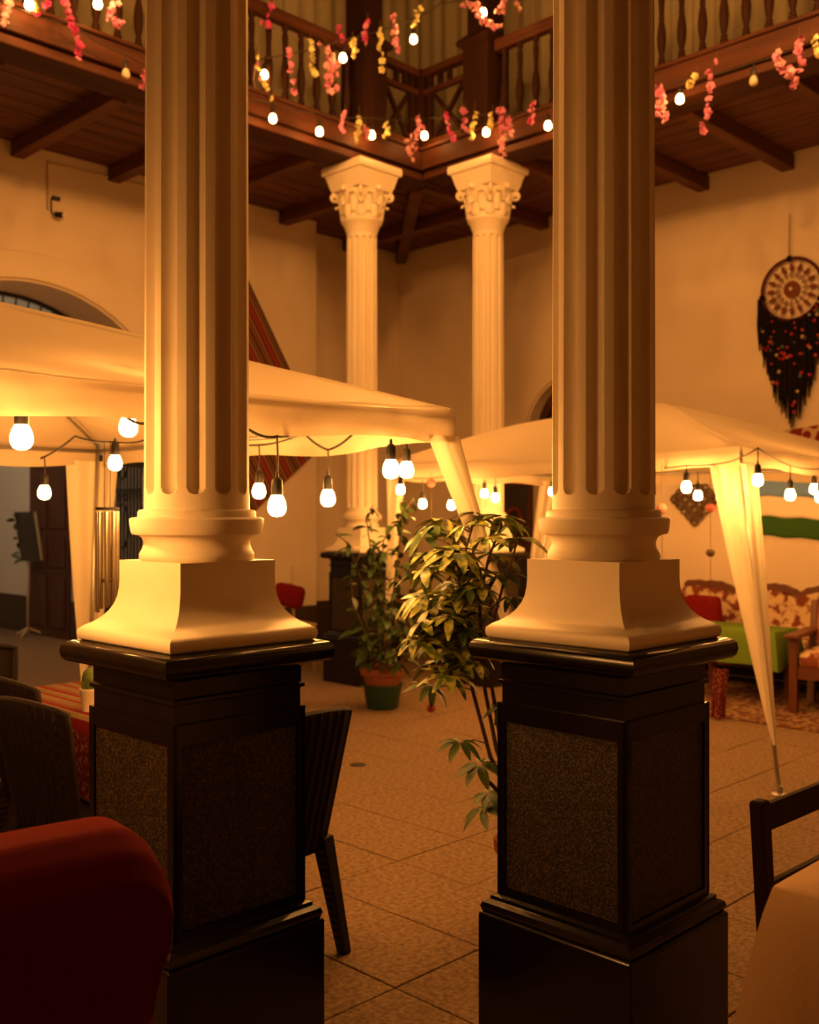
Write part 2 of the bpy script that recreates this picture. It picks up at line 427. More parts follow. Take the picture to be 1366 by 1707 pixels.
MB().box(AXC - AR, WL + .52, AZC - .1, AXC + AR, WL + .6, AZC).build('transom', M_IRON, w1)

# ---- gallery soffit, joists, fascia
ce = struct(MB().box(-1.25, YB + .1, ZC + .03, WR + .2, 9.05, ZC + .13).build('ceiling', M_SOFFIT))
MB().box(XB + .1, -1.25, ZC + .03, WR + .01, YB + .1, ZC + .13).build('ceiling_deck', M_SOFFIT, ce)
W = .215
for k in range(11):
    y = YB - .12 + W * k
    MB().box(-1.25, y + .008, ZC, WR, min(y + W - .008, 9.045), ZC + .026).build('soffit_plank', M_SOFFIT, ce, bevel=.005, seg=1)
for k in range(9):
    x = XB - .1 + W * k
    MB().box(x + .008, -1.25, ZC, min(x + W - .008, WR), YB - .13, ZC + .026).build('soffit_plank', M_SOFFITY, ce, bevel=.005, seg=1)
for x in (1.15, 2.1, 3.02, 3.95, 4.87, 5.82, 6.86):
    MB().box(x - .06, YB + .15, ZC - .13, x + .06, WL if x < 7.3 else 9.04, ZC - .001).build('joist', M_SOFFITY, ce, bevel=.006, seg=1)
MB().box(8.02, YB + .05, ZC - .13, 8.14, 9.04, ZC - .001).build('joist', M_SOFFITY, ce, bevel=.006, seg=1)
for y in (.7, 1.55, 2.4, 3.25, 4.09, 4.92, 5.76):
    MB().box(XB + .15, y - .06, ZC - .13, WR, y + .06, ZC - .001).build('joist', M_SOFFIT, ce, bevel=.006, seg=1)
MB().box(XB + .02, YB - .06, ZC - .13, WR, YB + .06, ZC - .001).build('joist', M_SOFFIT, ce, bevel=.006, seg=1)
MB().bar((XB + .05, YB + .1, ZC - .066), (WR - .02, 9.0, ZC - .066), .12, .13).build('joist', M_SOFFIT, ce, bevel=.006, seg=1)
# near galleries overhead, behind and above the viewpoint
struct(MB().box(-1.25, -1.25, ZC, XA + .12, YB - .2, ZC + .14).build('ceiling_near_left', M_SOFFIT))
struct(MB().box(XA + .12, -1.25, ZC, XB - .2, YA + .12, ZC + .14).build('ceiling_near_right', M_SOFFIT))

def fascia(name, seg, mt, o):
    """seg: box bounds fn giving ranges; builds lower beam, groove, fascia board and moulding"""
    a, b, outer, sgn = seg
    def bx(d0, d1, z0, z1):
        lo, hi = outer + sgn * d0, outer + sgn * d1
        lo, hi = min(lo, hi), max(lo, hi)
        return MB().box(a, lo, z0, b, hi, z1) if o == 'x' else MB().box(lo, a, z0, hi, b, z1)
    t = struct(bx(.0, .30, 4.59, 4.655).build(name, mt, bevel=.006, seg=1))
    bx(.03, .30, 4.655, 4.675).build('groove_board', mt, t)
    bx(-.025, .28, 4.675, 4.845).build('fascia_board', mt, t, bevel=.006, seg=1)
    bx(-.05, .30, 4.845, 4.875).build('floor_edge', mt, t, bevel=.008, seg=1)
    return t
fascia('trim_3', (-1.25, XB + .15, YB - .15, 1), M_WOOD, 'x')
fascia('trim_4', (-1.25, YB - .18, XB - .15, 1), M_WOODY, 'y')
fascia('trim_5', (XA + .15, XB - .2, YA + .15, -1), M_WOOD, 'x')
fascia('trim_6', (YA + .15, YB - .2, XA + .15, -1), M_WOODY, 'y')

# ---- upper storey: pale corrugated sheeting behind the balustrade
def corr(t, k): return .035 * math.sin(t * 2 * PI / .23) + .018 * math.sin(t * 2 * PI / .61 + k) + .012 * math.sin(t * 2 * PI / .105 + k)
struct(MB().grid(lambda u, v: (1.0 + u * 8.2, 8.55 + corr(u * 8.2, 1), 4.84 + v * 3.4), 330, 1).build('wall_upper_left', M_UPPER, smooth='all', fix=False))
struct(MB().grid(lambda u, v: (8.85 + corr(u * 8.2, 2), .6 + u * 8.2, 4.84 + v * 3.4), 330, 1).build('wall_upper_right', M_UPPER, smooth='all', fix=False))

# ================================================================ COLUMNS
def column_proto():
    t = thing('column', '', 'column')
    # pedestal (black stone)
    MB().square([(.246, 0), (.246, .395), (.240, .400)]).build('pedestal_base', M_BLACK, t, bevel=.004)
    MB().square([(.228, .396), (.238, .402), (.242, .414), (.238, .426), (.222, .434), (.222, .444), (.210, .448)]).build('base_moulding', M_BLACK, t)
    h = .208
    MB().square([(h - .010, .446), (h - .010, .975)]).build('pedestal_body', M_BLACK, t)
    # frame rails and stiles around four recessed granite panels
    fr = MB(); z0, z1, mg, mt = .446, .978, .026, .05
    for sx, sy in ((1, 0), (-1, 0), (0, 1), (0, -1)):
        def bx(a0, a1, za, zb, d0=h - .012, d1=h):
            if sx: return fr.box(min(sx * d0, sx * d1), a0, za, max(sx * d0, sx * d1), a1, zb)
            return fr.box(a0, min(sy * d0, sy * d1), za, a1, max(sy * d0, sy * d1), zb)
        bx(-h, -h + mg, z0, z1); bx(h - mg, h, z0, z1); bx(-h + mg, h - mg, z1 - mt, z1); bx(-h + mg, h - mg, z0, z0 + .022)
    fr.build('panel_frame', M_BLACK, t)
    for sx, sy in ((1, 0), (-1, 0), (0, 1), (0, -1)):
        a = h - mg - .002; d = h - .0095
        m = MB()
        if sx: m.box(min(sx * d, sx * (d + .004)), -a, z0 + .024, max(sx * d, sx * (d + .004)), a, z1 - mt - .002)
        else: m.box(-a, min(sy * d, sy * (d + .004)), z0 + .024, a, max(sy * d, sy * (d + .004)), z1 - mt - .002)
        m.build('granite_panel', M_GRANITE, t)
    MB().square([(.1985, .976), (.1985, 1.026), (.207, 1.030), (.207, 1.040), (.200, 1.044), (.200, 1.085), (.212, 1.094), (.225, 1.100)]).build('neck_moulding', M_BLACK, t)
    cap = [(.236, 1.098), (.254, 1.101), (.262, 1.110), (.2655, 1.126), (.263, 1.142), (.256, 1.151), (.246, 1.155), (.236, 1.157)]
    MB().square(cap).build('cap_slab', M_BLACK, t, smooth=True, angle=50)
    # white plinth with concave sides
    pl = [(.222, 1.157), (.230, 1.163), (.2325, 1.175), (.231, 1.186), (.218, 1.197), (.200, 1.207), (.184, 1.220), (.171, 1.236), (.161, 1.254), (.1545, 1.274), (.151, 1.296), (.1495, 1.32), (.1498, 1.374)]
    MB().square(pl).build('plinth', M_WHITE, t, smooth=True, angle=50, bevel=0)
    br = [(.150, 1.3742), (.154, 1.380), (.1535, 1.392), (.147, 1.404), (.1425, 1.415), (.1425, 1.425), (.147, 1.435), (.158, 1.442), (.172, 1.4445), (.1755, 1.450), (.179, 1.470), (.180, 1.484), (.176, 1.4885), (.159, 1.490), (.158, 1.495), (.158, 1.504), (.154, 1.509), (.144, 1.511)]
    MB().lathe(br, 56).build('column_base', M_WHITE, t, smooth=True, angle=45)
    # fluted shaft
    NF = 12; K = 18
    def ring_pts(z, r, fl):
        pts = []
        for i in range(NF):
            for k in range(K):
                s = k / K
                a = 2 * PI * (i + s) / NF + R_(10)
                q = (s - .5) / (.30 * max(fl, 1e-4)) if fl > 0 else 9
                dd = .025 * math.sqrt(max(0, 1 - q * q)) * min(1, fl * 1.05) if abs(q) < 1 else 0
                pts.append(((r - dd) * math.cos(a), (r - dd) * math.sin(a), z))
        return pts
    zs = [(1.510, 0), (1.550, 0)] + [(1.550 + .024 * (1 - math.cos(a_ * PI / 18)), math.sin(a_ * PI / 18)) for a_ in range(1, 10)]
    zs = [(z, f) for z, f in zs]; zs[-1] = (1.588, 1.0)
    zs += [(1.588 + (3.93 - 1.588) * i / 10, 1) for i in range(1, 11)] + [(3.945, .9), (3.955, .6), (3.962, 0), (4.00, 0)]
    sh = MB(); vs = []
    for z, f in zs:
        tt = (z - 1.5) / 2.5
        vs += ring_pts(z, .1412 - .006 * tt, f)
    n = NF * K; fs = []
    for i in range(len(zs) - 1):
        for k in range(n):
            fs.append((i * n + k, i * n + (k + 1) % n, (i + 1) * n + (k + 1) % n, (i + 1) * n + k))
    sh.add(vs, fs).build('shaft', M_WHITE, t, smooth=True, angle=28)
    # capital: necking ring, bell, leaves, volutes, abacus
    capo = MB().lathe([(.135, 3.995), (.148, 4.03), (.162, 4.07), (.178, 4.088), (.186, 4.10), (.186, 4.112), (.176, 4.124), (.172, 4.13), (.178, 4.19), (.176, 4.25), (.188, 4.32), (.205, 4.372)], 40).build('capital', M_WHITE, t, smooth=True, angle=50)
    def leafm(a, zb, ht, wd, out):
        def f(u, v):
            s = (u - .5) * 2
            ww = wd * (.62 + .38 * math.sin(PI * min(1, v * 1.25))) * (1 - max(0, v - .72) * 2.1)
            lob = 1 + .10 * math.cos(v * 26)
            rr = .174 + out * v * v + (.03 if v > .86 else 0) + .012 * (1 - s * s) - .010 * abs(s)
            z = zb + ht * v - (.05 * ((v - .8) / .2) ** 2 if v > .8 else 0)
            aa = a + s * ww * lob / rr
            return (rr * math.cos(aa), rr * math.sin(aa), z)
        return MB().grid(f, 6, 9)
    for k in range(8):
        leafm(2 * PI * k / 8, 4.12, .15, .050, .030).build('acanthus_leaf', M_WHITE, capo, smooth='all', solid=.008)
    for k in range(8):
        leafm(2 * PI * (k + .5) / 8, 4.16, .20, .044, .045).build('acanthus_leaf', M_WHITE, capo, smooth='all', solid=.008)
    for k in range(4):                                   # corner volutes
        a = PI / 4 + k * PI / 2; pts = []; rad = []
        for i in range(26):
            s = i / 25
            if s < .45:
                q = s / .45; rr = .185 + .068 * q * q; z = 4.20 + .165 * q
            else:
                q = (s - .45) / .55; th = q * 2.4 * PI; r2 = .040 * (1 - .72 * q)
                rr = .240 + r2 * math.sin(th + .55) ; z = 4.325 + r2 * math.cos(th + .55)
            pts.append((rr * math.cos(a), rr * math.sin(a), z)); rad.append(.017 - .005 * s)
        MB().tube(pts, rad, 8).build('volute', M_WHITE, capo, smooth='all')
    for k in range(4):                                   # rosettes on the abacus faces
        a = k * PI / 2
        MB().sphere((.222 * math.cos(a), .222 * math.sin(a), 4.372), .026, 10, 6).build('rosette', M_WHITE, capo, smooth='all')
    MB().square([(.168, 4.362), (.194, 4.375), (.197, 4.392), (.205, 4.41), (.216, 4.455), (.226, 4.49), (.231, 4.505), (.233, 4.512), (.252, 4.516), (.257, 4.53), (.257, 4.565), (.252, 4.588)]).build('abacus', M_WHITE, t, smooth=True, angle=30)
    return t
colp = column_proto()
LN = at(329, 856, 2.81); RN = at(1006.5, 856, 2.86); LF = at(603.5, 856, 9.25); RF = at(814, 856, 9.20)
colp.location = (LN.x, LN.y, 0); colp['label'] = 'large cream fluted column on black pedestal behind the red armchair'
dup(colp, (RN.x, RN.y, 0), 0, 'large cream fluted column on black pedestal beside the cream-clothed table')
dup(colp, (LF.x, LF.y, 0), 0, 'distant cream column with leafy capital behind the green-potted plant')
dup(colp, (RF.x, RF.y, 0), 0, 'distant cream column with leafy capital, right one of the far pair')

# ================================================================ UPPER BALUSTRADES
bal_prof = [(.030, 0), (.030, .05), (.022, .06), (.026, .075), (.018, .09), (.031, .16), (.036, .23), (.030, .30), (.019, .36), (.024, .375), (.019, .39), (.022, .46), (.026, .54), (.018, .585), (.027, .60), (.029, .62), (.029, .66)]
bal_me = MB().lathe(bal_prof, 10).mesh('baluster', M_WOODZ, smooth=True, angle=45)
ZF = 4.875
def balustrade(label, a0, a1, fixed, o):
    t = thing('balustrade', label, 'balustrade', (a0, fixed, ZF) if o == 'x' else (fixed, a0, ZF), 0, None)
    L = a1 - a0
    def bx(d, z0, z1): return MB().box(0, -d, z0, L, d, z1) if o == 'x' else MB().box(-d, 0, z0, d, L, z1)
    mt = M_WOOD if o == 'x' else M_WOODY
    bx(.045, .69, .755).build('top_rail', mt, t, bevel=.012); bx(.035, .655, .69).build('rail_moulding', mt, t)
    bx(.04, 0, .03).build('bottom_rail', mt, t)
    n = int(L / .165)
    for k in range(n):
        p = (k + .5) * L / n
        link('baluster', bal_me, t, (p, 0, .02) if o == 'x' else (0, p, .02))
    return t
YR, XR = YB - .08, XB - .08
balustrade('dark wooden balustrade with turned balusters above the left arch', 1.85, LF.x - .17, YR, 'x')
balustrade('dark wooden balustrade with turned balusters on the right upper gallery', 1.85, RF.y - .17, XR, 'y')
def post(label, x, y):
    t = thing('gallery_post', label, 'post', (x, y, ZF))
    MB().square([(.155, 0), (.155, .06), (.145, .065), (.145, .76)]).build('post_pedestal', M_WOODZ, t)
    MB().square([(.150, .745), (.185, .775), (.19, .80), (.185, .82), (.15, .85), (.12, .88)]).build('post_cap', M_WOODZ, t)
    MB().square([(.115, .87), (.115, 3.1)]).build('post_shaft', M_WOODZ, t)
    return t
post('square dark wooden post on the left upper gallery beside the corner railing', LF.x, YR + .05)
post('square dark wooden post with cap on the right upper gallery', XR + .05, RF.y)
def corner_rail():
    t = thing('corner_railing', 'dark wooden cross-braced railing at the upper gallery corner', 'railing', (XR, YR, ZF))
    for o, L in (('x', XR - LF.x - .16), ('y', YR - RF.y - .16)):
        f = (lambda d, z, s=0: (-d, s, z)) if o == 'x' else (lambda d, z, s=0: (s, -d, z))
        mt = M_WOOD if o == 'x' else M_WOODY
        for z, w_, h_ in ((.725, .085, .06), (.55, .05, .045), (.05, .07, .06)):
            MB().bar(f(0, z), f(L, z), w_, h_).build('rail', mt, t)
        for d in (.13, L - .02):
            MB().bar(f(d, .0), f(d, .70), .045).build('stile', M_WOODZ, t)
        for d in (L * .42, L * .62):
            MB().bar(f(d, .56), f(d, .70), .04).build('stile', M_WOODZ, t)
        MB().bar(f(.15, .06), f(L - .04, .53), .035).build('cross_brace', M_WOODZ, t)
        MB().bar(f(.15, .53, .002), f(L - .04, .06, .002), .035).build('cross_brace', M_WOODZ, t)
    MB().square([(.055, 0), (.055, .76)]).build('corner_post', M_WOODZ, t)
corner_rail()
struct(MB().box(-1.2, YB + .16, 4.84, WR, 9.0, 4.872).build('floor_upper_left', M_SOFFIT))
struct(MB().box(XB + .16, -1.2, 4.84, WR, YB + .1, 4.872).build('floor_upper_right', M_SOFFIT))

# ================================================================ GAZEBOS
ZE, ZV = 1.895, 1.772
def gazebo(label, cs, peak, feet, bulge, coverws):
    c = Vector((sum(p[0] for p in cs) / 4, sum(p[1] for p in cs) / 4, 0))
    t = thing('gazebo', label, 'gazebo', c)
    rel = lambda p: (p[0] - c.x, p[1] - c.y, p[2])
    n = 14; pk = Vector(peak)
    m = MB()
    for s in range(4):
        A = Vector((*cs[s], ZE)); B = Vector((*cs[(s + 1) % 4], ZE))
        def f(u, v):
            q = v * .985
            a = A.lerp(pk, q); b = B.lerp(pk, q); p = a.lerp(b, u)
            hip = abs(u - .5) * 2
            p.z += bulge * min(1, max(0, (p.y - 3.4) / 1.6)) * math.sin(PI * min(1, q)) * (.55 + .45 * hip ** 2)
            p.z -= .045 * (1 - hip ** 2) * math.sin(PI * q) + .028 * (1 - hip ** 4) * (1 - q) ** 3
            p.z += .004 * math.sin(u * 31 + s) * math.sin(q * 13 + u * 5)
            return rel(p)
        m.grid(f, n, n)
    m.build('canopy_roof', M_CANVAS, t, smooth=True, angle=14, fix=False)
    for s in range(4):
        A = Vector((*cs[s], 0)); B = Vector((*cs[(s + 1) % 4], 0)); d = (B - A).normalized(); nn = Vector((d.y, -d.x, 0))
        if (A + B).dot(nn) / 2 - c.dot(nn) < 0: nn = -nn
        def g(u, v):
            p = A.lerp(B, u)
            sag = .028 * (1 - (abs(u - .5) * 2) ** 4)
            wv = .010 * math.sin(u * 34 + s) * v + .006 * math.sin(u * 71) * v
            z = (ZE - sag) * (1 - v) + v * (ZV + .012 * math.sin(u * 17 + s * 2) - sag * .5)
            p = p + nn * (.004 + wv + .012 * math.sin(PI * v))
            return rel((p.x, p.y, z))
        m = MB().grid(g, 40, 5)
        m.build('valance', M_CANVAS, t, smooth='all', fix=False)
        MB().tube([rel((A.x * .98 + c.x * .02, A.y * .98 + c.y * .02, ZE - .05)), rel((B.x * .98 + c.x * .02, B.y * .98 + c.y * .02, ZE - .05))], .011, 6).build('eave_bar', M_METAL, t, smooth='all')
    for s in range(4):
        A = Vector((*cs[s], ZE - .02)); Fp = Vector((*feet[s], 0))
        d1 = (Vector((*cs[(s + 1) % 4], 0)) - Vector((*cs[s], 0))).normalized(); d0 = (Vector((*cs[s - 1], 0)) - Vector((*cs[s], 0))).normalized()
        inn = (d0 + d1) * .02
        MB().tube([rel(A + inn), rel(Fp + inn * .2 + Vector((0, 0, .01)))], .011, 8).build('leg_pole', M_METAL, t, smooth='all')
        MB().lathe([(.0, 0), (.045, 0), (.045, .008), (.016, .014), (.014, .05)], 12, rel((Fp.x, Fp.y, 0))).build('foot_plate', M_METAL, t)
        MB().tube([rel(A + inn * .5), rel(A.lerp(pk, .97) - Vector((0, 0, .05)))], .009, 6).build('hip_bar', M_METAL, t, smooth='all')
        coverw = coverws[s]
        def h(u, v):
            top = Vector((A.x, A.y, ZV + .02)); bot = A.lerp(Fp, .865)
            p = top.lerp(bot, v)
            wd = coverw * (1 - v) ** .85 + .012
            s2 = (u - .5) * 2
            e = (d0 if s2 < 0 else d1) * abs(s2) * wd
            fold = (d0 + d1).normalized() * (.016 * (1 - v) * math.sin(s2 * 11 + s) + .010 * (1 - v) * math.sin(v * 7 + s2 * 5))
            p = p + e + fold - (d0 + d1).normalized() * .014
            return rel(p)
        MB().grid(h, 28, 16).build('leg_cover', M_LEGCLOTH, t, smooth='all', fix=False)
    return t
gazebo('pale canvas gazebo canopy behind the left column, nearer of the two', [(2.89, 2.63), (2.89, 5.31), (.21, 5.31), (.21, 2.63)], (1.55, 3.97, 2.345),
       [(3.34, 2.27), (2.86, 5.40), (.05, 5.5), (.02, 2.5)], 0.0, (.11, .20, .2, .2))
gazebo('pale canvas gazebo canopy behind the right column, the farther one', [(5.62, 2.85), (5.62, 5.80), (7.68, 5.68), (8.30, 2.85)], (6.93, 4.17, 2.345),
       [(5.29, 2.46), (5.62, 5.82), (7.60, 6.10), (8.4, 2.7)], .075, (.20, .17, .24, .2))

# ================================================================ STRING LIGHT BULBS
gl_prof = [(0, -.052), (.012, -.0505), (.022, -.045), (.0285, -.034), (.030, -.022), (.0285, -.010), (.024, .004), (.0185, .014), (.0165, .020)]
bulb_me = MB().lathe(gl_prof, 14).mesh('bulb_glass', M_BULB, smooth='all')
bulbS_me = MB().lathe(gl_prof, 12).mesh('bulb_glass', M_BULBS, smooth='all')
bulbX_me = MB().lathe(gl_prof, 12).mesh('bulb_glass', M_BULBOFF, smooth='all')
sock_me = MB().lathe([(.014, .012), (.0180, .014), (.0190, .028), (.0180, .060), (.014, .068), (.006, .074), (.005, .09)], 12).mesh('socket', M_BLACKPL, smooth=True)
def bulb(px, py, D, ytop, label, me=None, group='string light bulbs under the gazebos', pos=None, scale=1.0):
    p = pos or at(px, py, D)
    t = thing('light_bulb', label, 'light bulb', p, 0, group)
    link('bulb_glass', me or bulb_me, t, scale=scale); link('socket', sock_me, t, scale=scale)
    zt = CH + (CY - ytop) / FPX * D - p.z if D else .16
    if zt > .095:
        MB().tube([(0, 0, .08), (.003, 0, (.08 + zt) / 2), (0, 0, zt)], .0035, 5).build('cord', M_CORD, t)
    return t
bulb(36, 718, 2.74, 668, 'largest glowing bulb, hanging from the valance at the far left')
bulb(0, 0, 0, 0, 'added unseen glowing bulb outside the near gazebo just beyond the left picture edge', pos=Vector((.92, 2.32, 1.58)))  # added out of view to brighten the left column shaft
bulb(0, 0, 0, 0, 'second added unseen glowing bulb outside the near gazebo beyond the left picture edge', pos=Vector((.50, 2.34, 1.60)))  # second added bulb, also out of view, for the left column
bulb(74, 815, 5.0, 762, 'glowing bulb in front of the brown passage door at left')
bulb(192, 765, 4.55, 735, 'glowing bulb beside the hanging wind chime')
bulb(214, 702, 3.35, 690, 'glowing bulb half tucked behind the left canopy edge')
bulb(432, 812, 4.6, 742, 'glowing bulb just right of the left column shaft')
bulb(462, 834, 3.25, 725, 'big low glowing bulb right of the left column, lowest there')
bulb(547, 823, 4.1, 750, 'glowing bulb hanging alone before the far-left wall')
bulb(652, 774, 3.68, 730, 'big glowing bulb at the canopy corner, left of a close pair')
bulb(678, 776, 4.25, 735, 'big glowing bulb at the canopy corner, right of a close pair')
bulb(668, 812, 7.3, 780, 'small glowing bulb below the close pair, on the white gazebo leg')
bulb(705, 836, 7.75, 800, 'small glowing bulb right of the climbing pot plant top')
bulb(753, 838, 7.5, 790, 'glowing bulb above the variegated plant, left of the slanted leg')
bulb(808, 819, 8.5, 795, 'left of two small bulbs before the white hanging leg cloth')
bulb(826, 826, 8.3, 793, 'right of two small bulbs before the white hanging leg cloth')
bulb(921, 816, 8.6, 788, 'small glowing bulb at the left edge of the right column')
bulb(1145, 807, 6.1, 775, 'glowing bulb in front of the diamond wall ornament, higher one')
bulb(1164, 822, 7.4, 785, 'smaller glowing bulb in front of the diamond wall ornament')
bulb(1264, 795, 5.75, 745, 'glowing bulb nearest the right gazebo corner post')
bulb(1260, 845, 7.5, 785, 'small low glowing bulb at the flag edge')
bulb(1318, 820, 6.2, 775, 'glowing bulb in front of the middle of the flag')
bulb(1358, 811, 7.0, 780, 'glowing bulb at the right picture edge before the flag, upper')
bulb(1368, 824, 6.4, 780, 'glowing bulb at the right picture edge before the flag, lower')

# ---- cables of the gazebo strings
def cable(name, pts, label, r=.005):
    o = pts[0]
    c = MB().tube([(p[0] - o[0], p[1] - o[1], p[2] - o[2]) for p in pts], r, 6).build(name, M_CORD, None, smooth='all')
    c.location = o
    return tag(c, label, 'cable')
def sagged(P, n=8, sag=.05):
    out = []
    for a, b in zip(P[:-1], P[1:]):
        for i in range(n):
            s = i / n; p = Vector(a).lerp(Vector(b), s); p.z -= sag * 4 * s * (1 - s); out.append(p)
    return out + [Vector(P[-1])]
cable('string_cable', sagged([at(205, 690, 3.3), at(243, 706, 3.25), at(415, 716, 3.2), at(462, 728, 3.25), at(515, 716, 3.5)], 6, .01), 'black string light cable swagged beside the left column')
cable('string_cable', sagged([at(68, 764, 5.0), at(125, 727, 4.9), at(192, 737, 4.55), at(243, 733, 4.6), at(432, 742, 4.6), at(507, 722, 4.4), at(547, 750, 4.1), at(590, 722, 4.0)], 6, .01), 'dark string light cable along the left gazebo inner edge')
cable('string_cable', sagged([at(1075, 780, 6.6), at(1145, 776, 6.1), at(1215, 770, 6.0), at(1264, 747, 5.75), at(1318, 776, 6.2), at(1366, 782, 6.5)], 6, .008), 'dark string light cable along the right gazebo edge', .004)
cable('string_cable', sagged([at(690, 797, 7.7), at(753, 792, 7.5), at(826, 792, 8.2), at(921, 788, 8.5)], 6, .008), 'thin string light cable along the far gazebo left edge', .004)

cable('string_cable', [(.0, 2.40, 1.79), (.50, 2.34, 1.755), (.92, 2.32, 1.735), (1.0, 2.61, 1.80)], 'added unseen dark string light cable outside the near gazebo beyond the left picture edge')  # carries the two added bulbs, out of view
# ---- unseen strings added high over the courtyard to light far columns and walls
OG = 'added unseen string light bulbs high over the courtyard'
for a, b, n, lb in (((1.75, 6.35, 5.25), (6.55, 1.95, 5.25), 9, 'added unseen bulb from the left gallery on the string crossing high over the courtyard'), ((1.9, 2.1, 5.2), (4.3, 4.5, 5.05), 4, 'added unseen bulb from the near corner on the string high above the near columns')):
    a = Vector(a); b = Vector(b); me = MB().lathe(gl_prof, 8).mesh('bulb_glass', M_BULBO, smooth='all')
    cable('string_cable', sagged([a, b], 24, .12), 'added unseen dark cable ' + ('strung high from gallery to gallery' if n == 9 else 'strung high from the near gallery corner'))
    for k in range(n):
        s_ = (k + .5) / n; p = a.lerp(b, s_); p.z -= .12 * 4 * s_ * (1 - s_) + .09
        t = thing('light_bulb', ('first second third fourth fifth sixth seventh eighth ninth'.split()[k]) + ' ' + lb, 'light bulb', p, 0, OG); link('bulb_glass', me, t); link('socket', sock_me, t)

# ---- upper string bulbs
UG = 'string light bulbs along the upper gallery'
def ubulb(px, py, label, D=None, me=None):
    if D is None:
        p = on_y(px, py, YB - .32) if px < 708 else on_x(px, py, XB - .32)
    else: p = at(px, py, D)
    dep = project(p)[2]
    return bulb(px, py, dep, py - 26, label, me or bulbS_me, UG, p, 1.0)
ubulb(49, 3, 'glowing bulb at the top edge above the left balustrade, leftmost')
ubulb(163, 2, 'glowing bulb at the top edge above the left balustrade, near the left column')
ubulb(441, 121, 'glowing bulb touching pink blossoms right of the left column', 8.3)
ubulb(572, 93, 'glowing bulb beside the salmon blossom bunch in front of the left post', 8.4)
ubulb(690, 62, 'glowing bulb under a yellow blossom strand near the top centre', 8.5)
ubulb(806, 18, 'glowing bulb inside the salmon blossom wreath above the right post', 8.6)
ubulb(455, 194, 'glowing bulb lighting the left fascia, next to the left column')
ubulb(533, 216, 'bare glowing bulb hanging on the left fascia')
ubulb(620, 222, 'glowing bulb among blossoms above the left far capital')
ubulb(708, 223, 'glowing bulb among salmon blossoms at the gallery corner')
ubulb(811, 217, 'glowing bulb under yellow blossoms above the right far capital')
ubulb(914, 206, 'glowing bulb on the fascia at the left edge of the right column')
ubulb(1134, 161, 'glowing bulb on the right fascia, right of the right column')
ubulb(210, 119, 'small unlit bulb hanging at the left fascia', None, bulbX_me)
ubulb(1257, 131, 'small unlit bulb hanging at the right fascia', None, bulbX_me)
lowL = [on_y(px, py, YB - .32) for px, py in ((0, 2), (120, 40), (210, 92), (330, 140), (440, 168), (533, 188), (620, 196), (700, 196))]
lowR = [on_x(px, py, XB - .32) for px, py in ((712, 196), (811, 190), (914, 178), (1010, 165), (1134, 134), (1257, 104), (1366, 60))]
cable('string_cable', sagged(lowL, 5, .02), 'dark string light cable along the left gallery fascia')
cable('string_cable', sagged(lowR, 5, .02), 'dark string light cable along the right gallery fascia')
cable('string_cable', sagged([at(424, 100, 8.3), at(572, 66, 8.4), at(690, 30, 8.5), at(735, 5, 8.5), at(806, -12, 8.6), at(900, -30, 8.8)], 6, .02), 'dark string light cable crossing before the gallery posts')

# ================================================================ BLOSSOM STRANDS
def blossom_mesh(m, seed):
    rnd = random.Random(seed); b = MB()
    for ringi, (n, r, tilt) in enumerate(((5, .030, .35), (4, .022, 1.0))):
        for k in range(n):
            a = 2 * PI * (k + .4 * ringi) / n + rnd.uniform(-.2, .2)
            d = Vector((math.cos(a), math.sin(a), 0)); sd = Vector((-d.y, d.x, 0)); up = Vector((0, 0, 1))
            tip = d * r * math.cos(tilt) + up * r * math.sin(tilt)
            mid = d * r * .55 * math.cos(tilt * .6) + up * r * .55 * math.sin(tilt * .6) - up * .004
            b.add([Vector((0, 0, 0)), mid + sd * r * .48, tip + sd * r * .20, tip - sd * r * .20, mid - sd * r * .48, mid - up * .004],
                  [(0, 1, 5), (1, 2, 5), (2, 3, 5), (3, 4, 5), (4, 0, 5)])
    b.sphere((0, 0, .006), .008, 5, 3)
    return b.mesh('blossom', m, smooth='all', fix=False)
BL = {c: [blossom_mesh(m, i) for i in range(2)] for c, m in (('P', M_PINK), ('R', M_CRIM), ('O', M_SALMON), ('Y', M_YELLOW))}
BLG = 'blossom strands hung along the upper gallery'
def strand(pts, col, n, label, D=None, spread=3, size=1.0):
    """pts: polyline in survey pixels"""
    def P(px, py):
        if D: return at(px, py, D)
        return on_y(px, py, YB - .34) if px < 708 else on_x(px, py, XB - .34)
    W3 = [P(*p) for p in pts]; o = W3[0]
    t = thing('blossom_strand', label, 'flower garland', o, 0, BLG)
    MB().tube([o + Vector((0, 0, .06)) - o] + [p - o for p in W3], .0025, 4).build('stem', M_STEM, t)
    seg = [(W3[i + 1] - W3[i]).length for i in range(len(W3) - 1)]; tot = sum(seg) or 1e-3
    pxm = project(o)[2] / FPX
    for k in range(n):
        q = (k + random.uniform(.2, .8)) / n * tot; i = 0
        while i < len(seg) - 1 and q > seg[i]: q -= seg[i]; i += 1
        p = W3[i].lerp(W3[i + 1], min(1, q / max(seg[i], 1e-4))) - o
        p += Vector((random.uniform(-1, 1), random.uniform(-1, 1), random.uniform(-.5, .5))) * spread * pxm
        link('blossom', random.choice(BL[random.choice(col)]), t, p, (random.uniform(0, PI), random.uniform(0, PI), random.uniform(0, 6)), random.uniform(.82, 1.18) * size)
    return t
strand([(8, -4), (12, 20), (14, 44)], 'O', 9, 'salmon blossom strand at the far left top corner', None, 6)
strand([(60, 8), (63, 26)], 'YYR', 4, 'short yellow blossom strand beside the leftmost top bulb')
strand([(77, -4), (78, 14)], 'R', 4, 'short crimson blossom strand at the top left balustrade')
